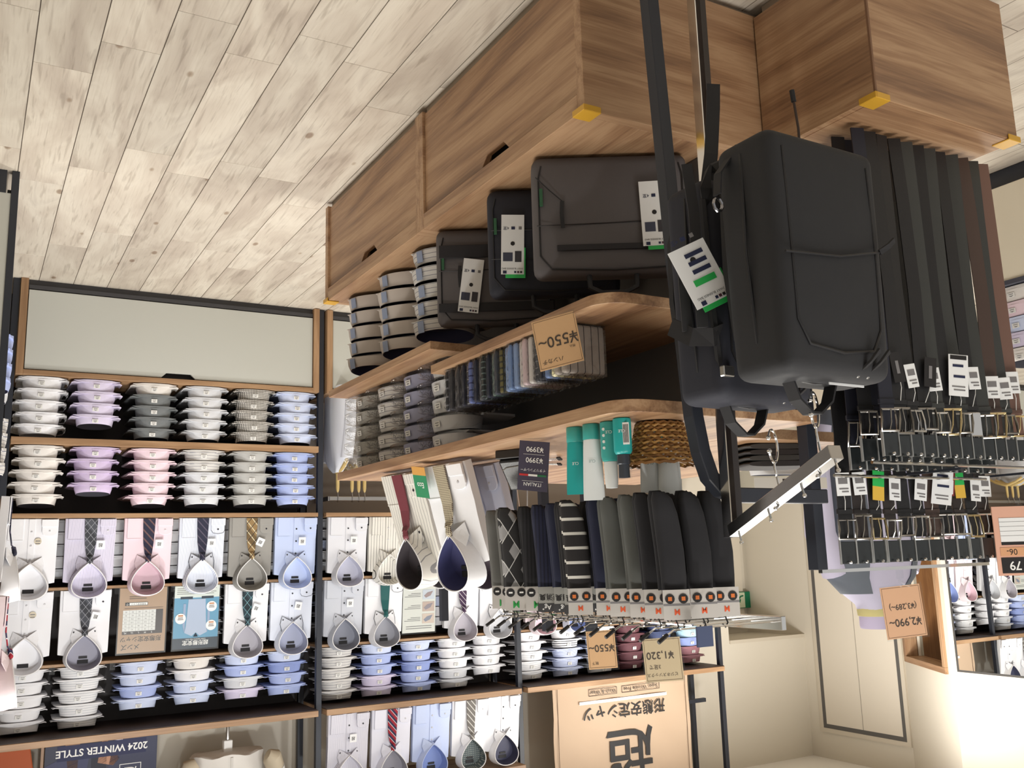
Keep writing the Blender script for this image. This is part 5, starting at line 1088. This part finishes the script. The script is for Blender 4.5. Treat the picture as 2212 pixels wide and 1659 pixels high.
# ------------------------------------------------------------------ sock rack
t = thing('sock_rack', 'chrome sock rack with rows of long hooks above the gondola', 'rack', (GP, 1.9, 1.57))
YS0, YS1 = 1.54, 2.30
MB().box(.02, .034, YS0-1.9, YS1+.16-1.9, -.015, .015).build('back_bar', CHROME, t, bevel=.001)
for y in (2.32, 2.56): MB().box(.0145, .0199, y-1.9-.01, y-1.9+.01, -.012, .012).build('bracket', BLACK, t)
MB().tube([(.30, YS0-1.92, -.014), (.30, YS1-1.9, -.014)], .003, 6).build('front_wire', CHROME, t, smooth=True)
MB().box(.27, .31, YS0-1.945, YS0-1.94, -.012, .028).build('end_card', mat('end_card', S(70, 80, 110), .4), t)
pegs = [YS0+.015+.061*k for k in range(13)]
for y in pegs:
    MB().tube([(.034, y-1.9, -.004), (.32, y-1.9, -.004), (.35, y-1.9, .012)], .0022, 6).build('peg', CHROME, t, smooth=True)
    MB().tube([(.338, y-1.9, .005), (.362, y-1.9, .019)], .0042, 6).build('peg_tip', INK, t, smooth=True)
def sock_mesh(seed, w_=.056, L=.205):
    rnd = random.Random(seed); rings = []; n = 16
    sec = [(0, 0, w_/2*.92, .006), (-.03, 0, w_/2*.96, .010), (-.08, .002, w_/2, .011), (-.13, .006, w_/2*.98, .012), (-.16, .010, w_/2*.94, .014), (-.19, .016, w_/2*.8, .015), (-L, .022, w_/2*.45, .010)]
    for z, x, a, b in sec: rings.append([(x+a*math.copysign(abs(math.cos(2*math.pi*q/n))**.7, math.cos(2*math.pi*q/n)), b*math.sin(2*math.pi*q/n)+.002*math.sin(z*40+seed), z+rnd.uniform(-.001, .001)) for q in range(n)])
    return MB().loft(rings)
SOCK = [sock_mesh(i).mesh('sock', smooth=True) for i in range(3)]
HDR = MB().box(-.028, .028, -.0012, .0012, -.060, .0).mesh('header_card')
def argyle():
    m, N, L, b = newmat('argyle'); t = N.new('ShaderNodeTexCoord'); sp = N.new('ShaderNodeSeparateXYZ'); L.new(t.outputs['Object'], sp.inputs[0])
    def dg(sg):
        a = N.new('ShaderNodeMath'); a.operation = 'MULTIPLY_ADD'; L.new(sp.outputs['Z'], a.inputs[0]); a.inputs[1].default_value = .62*sg; L.new(sp.outputs['X'], a.inputs[2])
        s2 = N.new('ShaderNodeMath'); s2.operation = 'MULTIPLY_ADD'; L.new(a.outputs[0], s2.inputs[0]); s2.inputs[1].default_value = 17; s2.inputs[2].default_value = 20.25
        f = N.new('ShaderNodeMath'); f.operation = 'FRACT'; L.new(s2.outputs[0], f.inputs[0]); return f.outputs[0]
    A_, B_ = dg(1), dg(-1)
    def lt(a, v): q = N.new('ShaderNodeMath'); q.operation = 'LESS_THAN'; L.new(a, q.inputs[0]); q.inputs[1].default_value = v; return q.outputs[0]
    def op(o, a, b_): q = N.new('ShaderNodeMath'); q.operation = o; L.new(a, q.inputs[0]); L.new(b_, q.inputs[1]); return q.outputs[0]
    both = op('MULTIPLY', lt(A_, .5), lt(B_, .5)); 
    mx = N.new('ShaderNodeMix'); mx.data_type = 'RGBA'; L.new(both, mx.inputs['Factor']); mx.inputs['A'].default_value = S(44, 44, 46); mx.inputs['B'].default_value = S(150, 150, 152)
    ln = op('MAXIMUM', lt(A_, .035), lt(B_, .035)); m2 = N.new('ShaderNodeMix'); m2.data_type = 'RGBA'; L.new(ln, m2.inputs['Factor']); L.new(mx.outputs['Result'], m2.inputs['A']); m2.inputs['B'].default_value = S(210, 210, 210)
    L.new(m2.outputs['Result'], b.inputs['Base Color']); b.inputs['Roughness'].default_value = .9; return m
SK = {'grey': fabric(S(98, 98, 96), rough=.95), 'charcoal': fabric(S(88, 90, 88), rough=.95), 'black': fabric(S(32, 32, 36), rough=.95), 'navy': fabric(S(36, 40, 62), rough=.95), 'navy ribbed': fabric(S(34, 38, 62), 'rib', S(24, 26, 44), 110, duty=.4, rough=.95), 'black ribbed': fabric(S(34, 34, 38), 'rib', S(20, 20, 24), 110, duty=.4, rough=.95),
      'black and white striped': fabric(S(40, 38, 40), 'stripe', S(206, 204, 198), 30, 'Z', .2, rough=.95), 'grey argyle': argyle()}
HDC = mat('header_clear', S(186, 182, 178), .3); HDS = mat('header_silver', S(150, 150, 146), .35); HDK = mat('header_dark', S(58, 58, 60), .4)
def socks(c, y, x, label, hd, k, rz):
    t = thing('sock_pair', label, 'socks', (x, y, 1.566), (0, 0, rz), 'sock pairs on the rack')
    z = -.075
    put('sock', SOCK[k % 3], SK[c], t, (0, 0, z)); put('sock', SOCK[(k+1) % 3], SK[c], t, (.003, .018, z-.004))
    MB().tube([(0, .004, -.022), (-.006, .004, -.006), (.0, .004, .004), (.006, .004, -.004)], .0018, 6).build('hook', mat('black_hook', S(34, 34, 36), .4), t, smooth=True)
    h_ = put('header_card', HDR, {'M': HDC, 'Ag': HDS, 'dot': HDC, 'orange': HDC}[hd], t, (0, -.014, z+.055))
    if hd == 'M':
        text(h_, 'M', .024, .0, -.016, mat('print_green', S(40, 150, 70), .5), -.0018, .02)
        for x_ in (-.014, .014): MB().prism([(x_+.011*math.cos(q*.523), -.045+.011*math.sin(q*.523)) for q in range(12)], 'Y', -.0024, -.0014).build('dark_disc', INK, h_); lab_box(h_, 'disc_print', x_-.005, x_+.005, -.047, -.043, WHITE, -.0026)
    elif hd == 'Ag':
        MB().box(-.030, .030, -.0018, -.0012, -.020, 0).build('dark_band', HDK, h_); text(h_, 'Ag⁺', .015, .008, -.011, WHITE, -.0024, .005); text(h_, '銀消臭', .017, 0, -.036, INK, -.0018, .02)
    else:
        for x_ in (-.014, .014):
            MB().prism([(x_+.010*math.cos(q*.523), -.042+.010*math.sin(q*.523)) for q in range(12)], 'Y', -.0024, -.0014).build('round_mark', INK, h_); lab_box(h_, 'mark_print', x_-.004, x_+.004, -.046, -.038, mat('print_orange', S(206, 110, 50), .5), -.0026)
        text(h_, 'M', .016, .0, -.016, mat('print_red', S(214, 90, 50), .5), -.0018, .03)
        MB().box(-.028, .028, -.0016, -.0012, -.032, -.028).build('print_line', PRT, h_)
    return t
SEQ = [('grey', 'M'), ('grey', 'M'), ('grey argyle', 'M'), ('black ribbed', 'M'), ('navy ribbed', 'Ag'), ('navy', 'Ag'), ('black', 'Ag'), ('black and white striped', 'dot'), ('navy', 'orange'), ('charcoal', 'dot'), ('charcoal', 'dot'), ('black', 'orange'), ('black', 'dot')]
for k, (c, hd) in enumerate(SEQ):
    y = pegs[12-k]
    socks(c, y, (-1.24 if c in ('grey argyle', 'black and white striped') else -1.275)+.006*math.sin(k*2.3), '%s sock pair in front on %s peg from tie shirts' % (c, ORD[k]), hd, k, R_(28+5*math.sin(k*1.9)))
    socks({'grey argyle': 'black ribbed', 'grey': 'black'}.get(c, c), y-.004, -1.340, 'second %s sock pair back on %s peg from tie shirts' % ({'grey argyle': 'black ribbed', 'grey': 'black'}.get(c, c), ORD[k]), hd, k+1, R_(24))
    socks('black', y, -1.405, 'rearmost black sock pair on the %s peg from the tie shirts' % ORD[k], hd, k+2, R_(24))
pc1, pc2 = atd(1300, 1362, 2.25), atd(1432, 1378, 2.2)
card('price_card', 'tan sock price card reading 550 yen clipped above the sock hooks', pc1+Vector((0, 0, .088)), R_(34), .068, .088, [('靴下', .008, .018, -.014, 0), ('¥550~', .023, 0, -.048, .008)], hang=False, roll=-3)
card('price_card', 'pale tan price card reading 1,320 yen for three sock pairs', pc2+Vector((0, 0, .098)), R_(34), .088, .098, [('ビジネスソックス', .009, .004, -.016, 0), ('3足で', .011, .02, -.034, 0), ('¥1,320', .023, .006, -.060, .008)], m=mat('pale_tan_card', S(206, 184, 150), .6), roll=-3)
for pc, lb in ((pc1, '550'), (pc2, '1,320')):
    t = thing('card_clip', ('clear card holder under the narrow orange tan sock price card', 'clear card holder under the wide pale business sock card')[lb != '550'], 'clip', pc+Vector((0, .003, -.04)), (0, 0, R_(34)))
    for x in (-.02, 0, .02): MB().tube([(x-.005, -.006, .044), (x-.005, -.004, .030), (x+.005, -.004, .030), (x+.005, -.006, .044)], .0016, 6).build('prong', ACRYL, t, smooth=True)
    MB().box(-.03, .03, -.003, .0, .026, .034).box(-.004, .004, -.004, .004, -.01, .026).build('holder_stem', ACRYL, t)
# 2,990 card clipped over the belts and the pink size sign
c0 = Vector((-2.028, 1.595, 1.634))
card('price_card', 'orange tan belt price card reading 2,990 yen above the belts', c0, R_(20), .108, .125, [('¥2,990~', .026, 0, -.038, .008), ('(¥3,289~)', .019, 0, -.075, .005)], m=mat('orange_card', S(226, 176, 140), .6), roll=-4)
t = thing('card_clip', 'clear ball joint clip holding the belt price card over upper bar', 'clip', (-2.028, 1.60, 1.4705))
MB().box(-.010, .010, -.004, .004, 0, .022).build('clamp', ACRYL, t, bevel=.001); MB().ball((0, 0, .028), .006, 8).build('ball_joint', ACRYL, t, smooth=True); MB().tube([(-.016, -.012, .040), (0, -.004, .034), (.016, -.012, .040)], .003, 6).build('card_grip', ACRYL, t, smooth=True)
ps = thing('size_sign', 'pink framed belt size sign with number grid and dark panel', 'sign', (-2.40, 1.50, 1.318), (0, 0, R_(30)))
MB().box(-.075, .075, 0, .003, 0, .178).build('sign_board', mat('pink_board', S(222, 172, 150), .6), ps)
lab_box(ps, 'number_grid', -.06, .06, .03, .10, CLEARW); lab_box(ps, 'grid_head', -.06, .06, .092, .10, INK, -.0012); lab_box(ps, 'code_field', -.065, .065, .106, .128, mat('tan_field', S(214, 160, 120), .6)); lab_box(ps, 'dark_field', -.065, .065, .132, .172, INK)
text(ps, '06-', .022, .035, .117, INK, -.0016); text(ps, '79', .032, .03, .152, WHITE, -.0016, .01)
for k in range(4): lab_box(ps, 'grid_line', -.06, .06, .04+.012*k, .0405+.012*k, PRT, -.0012)
MB().box(-.004, .004, .003, .009, -.09, .06).build('sign_stem', ACRYL, ps)

# ------------------------------------------------------------------ dressed torso behind the belts
mq = thing('dressed_mannequin', 'headless mannequin in lavender shirt and open grey cardigan behind the belts', 'mannequin', (-2.85, 2.37, 0), (0, 0, R_(2)))
MB().lathe([(.15, 0), (.15, .012), (.02, .02), (.016, .03), (.016, 1.0)], 20).build('stand', STEEL, mq, smooth=True)
def torso(k, zs):
    return [[(k*a*math.copysign(abs(math.cos(q*math.pi/16))**.8, math.cos(q*math.pi/16)), k*b*math.copysign(abs(math.sin(q*math.pi/16))**.9, math.sin(q*math.pi/16)), z) for q in range(32)] for a, b, z in zs]
TZ = [(.165, .10, .92), (.17, .105, 1.0), (.165, .10, 1.15), (.18, .115, 1.32), (.195, .11, 1.44), (.185, .09, 1.52), (.13, .07, 1.575), (.065, .06, 1.615), (.055, .055, 1.64)]
MB().loft(torso(1, TZ)).build('lavender_shirt', fabric(S(206, 204, 230)), mq, smooth=True)
MB().lathe([(.058, 1.625), (.062, 1.635), (.060, 1.655), (.054, 1.657)], 20).build('yellow_neckband', fabric(S(220, 212, 150)), mq, smooth=True)
MB().loft([[(x*.056*math.cos(q*math.pi/10), .056*math.sin(q*math.pi/10), z) for q in range(20)] for x, z in ((1, 1.655), (1.02, 1.69), (.9, 1.70))]).build('collar', fabric(S(208, 200, 232)), mq, smooth=True)
for s_ in (-1, 1):
    rings = []
    for a, b, z in TZ[:7]:
        row = []; n = 12
        th0, th1 = (-100, 70) if s_ > 0 else (110, 280)
        for q in range(n+1):
            th = R_(th0+(th1-th0)*q/n); open_ = .0
            row.append((1.05*a*math.copysign(abs(math.cos(th))**.8, math.cos(th)), 1.06*b*math.copysign(abs(math.sin(th))**.9, math.sin(th)), z))
        if s_ > 0: sel = [p for p in row]
        else: sel = [p for p in row]
        back_ = [(p[0]*.985, p[1]*.985, p[2]) for p in sel[::-1]]
        rings.append(sel+back_)
    ang = {1: (-62, 92), -1: (88, 242)}[s_]
    rings = []
    for a, b, z in TZ[:7]:
        sel = []
        for q in range(15):
            th = R_(ang[0]+(ang[1]-ang[0])*q/14); sel.append((1.05*a*math.copysign(abs(math.cos(th))**.8, math.cos(th)), 1.06*b*math.copysign(abs(math.sin(th))**.9, math.sin(th)), z))
        rings.append(sel+[(p[0]*.98, p[1]*.98, p[2]) for p in sel[::-1]])
    MB().loft(rings).build('cardigan_front', fabric(S(104, 112, 124)), mq, smooth=True)
    MB().tube([(s_*.175, 0, 1.50), (s_*.235, 0, 1.36), (s_*.25, -.02, 1.15), (s_*.24, -.05, .98)], [.05, .055, .048, .04], 12).build('sleeve', fabric(S(206, 204, 230)), mq, smooth=True)
# ------------------------------------------------------------------ side fixture right of the wide bay
sf = thing('side_fixture', 'black framed side fixture with pale grey end panel beside the wide bay', 'shelving', (-.085, 3.62, 0))
MB().box(0, .024, 0, .04, 0, 2.2).build('post', BLACK, sf, bevel=.001); MB().box(.60, .64, 0, .04, 0, 2.2).build('post', BLACK, sf, bevel=.001)
MB().box(.04, .60, .004, .036, 0, .085).build('bottom_rail', BLACK, sf); MB().box(.024, .60, .006, .03, .085, 2.2).build('end_panel', GREYP, sf)
MB().box(0.0, .04, 1.30, 1.335, 0, 2.2).build('post', BLACK, sf, bevel=.001)
MB().box(.02, .035, .04, 1.30, .06, .45).build('base_front', DARKP, sf)
MB().box(.36, .375, .04, 1.30, .0, 2.2).build('back_panel', DARKP, sf)
for z in (.455, .80, 1.14, 1.49, 1.86): MB().box(.012, .36, .042, 1.298, z-.02, z).build('shelf', FIXZ, sf)
for k, (y, z, c, n, ds) in enumerate(((4.33, .457, 'blue', 4, 'low stack facing away in the side fixture'), (4.33, .802, 'grey stripe', 4, 'striped stack in the side fixture'), (4.65, .457, 'light grey', 4, 'pale stack in the side fixture by wide bay'))):
    stack([c]*n, -.115, y, z, R_(-90), ds, 'folded shirts in the side fixture', lab=False, inner='navy')
display((-.125, 3.98, 1.142), 'white display shirt with navy tie in the side fixture', 'side fixture display shirts', F_WH, TI_NV, inner=plain(S(60, 60, 90)), tilt=-2, rz=R_(-90), tagm=False)
display((-.125, 3.76, 1.492), 'pale pink display shirt with red tie in the side fixture', 'side fixture display shirts', plain(S(226, 210, 216)), TI_RD, inner=plain(S(214, 200, 206)), tilt=-2, rz=R_(-90), tagm=False)
# ------------------------------------------------------------------ low shirt table beyond the belts
lf_ = thing('low_table', 'cream panelled low shirt table with dark kick strip beyond the belts', 'table', (-3.35, 1.40, 0))
MB().box(-.6, 0, -.8, .75, .07, .44).build('panel_body', mat('cream_panel', S(232, 224, 204), .6), lf_, bevel=.002)
MB().box(-.58, -.02, -.78, .73, 0, .07).build('kick_strip', BLACK, lf_); MB().box(-.61, .01, -.81, .76, .44, .46).build('table_top', mat('table_dark', S(70, 72, 84), .5), lf_, bevel=.002)
for k, (y, cs) in enumerate(((2.02, ['offwhite', 'pink', 'light blue', 'lavender', 'offwhite']), (1.76, ['light blue', 'offwhite', 'lavender', 'pink', 'light grey']))):
    stack(cs, -3.36, y, .462, R_(90), '%s stack along the low table end' % ORD[k], 'folded shirts on the low table')
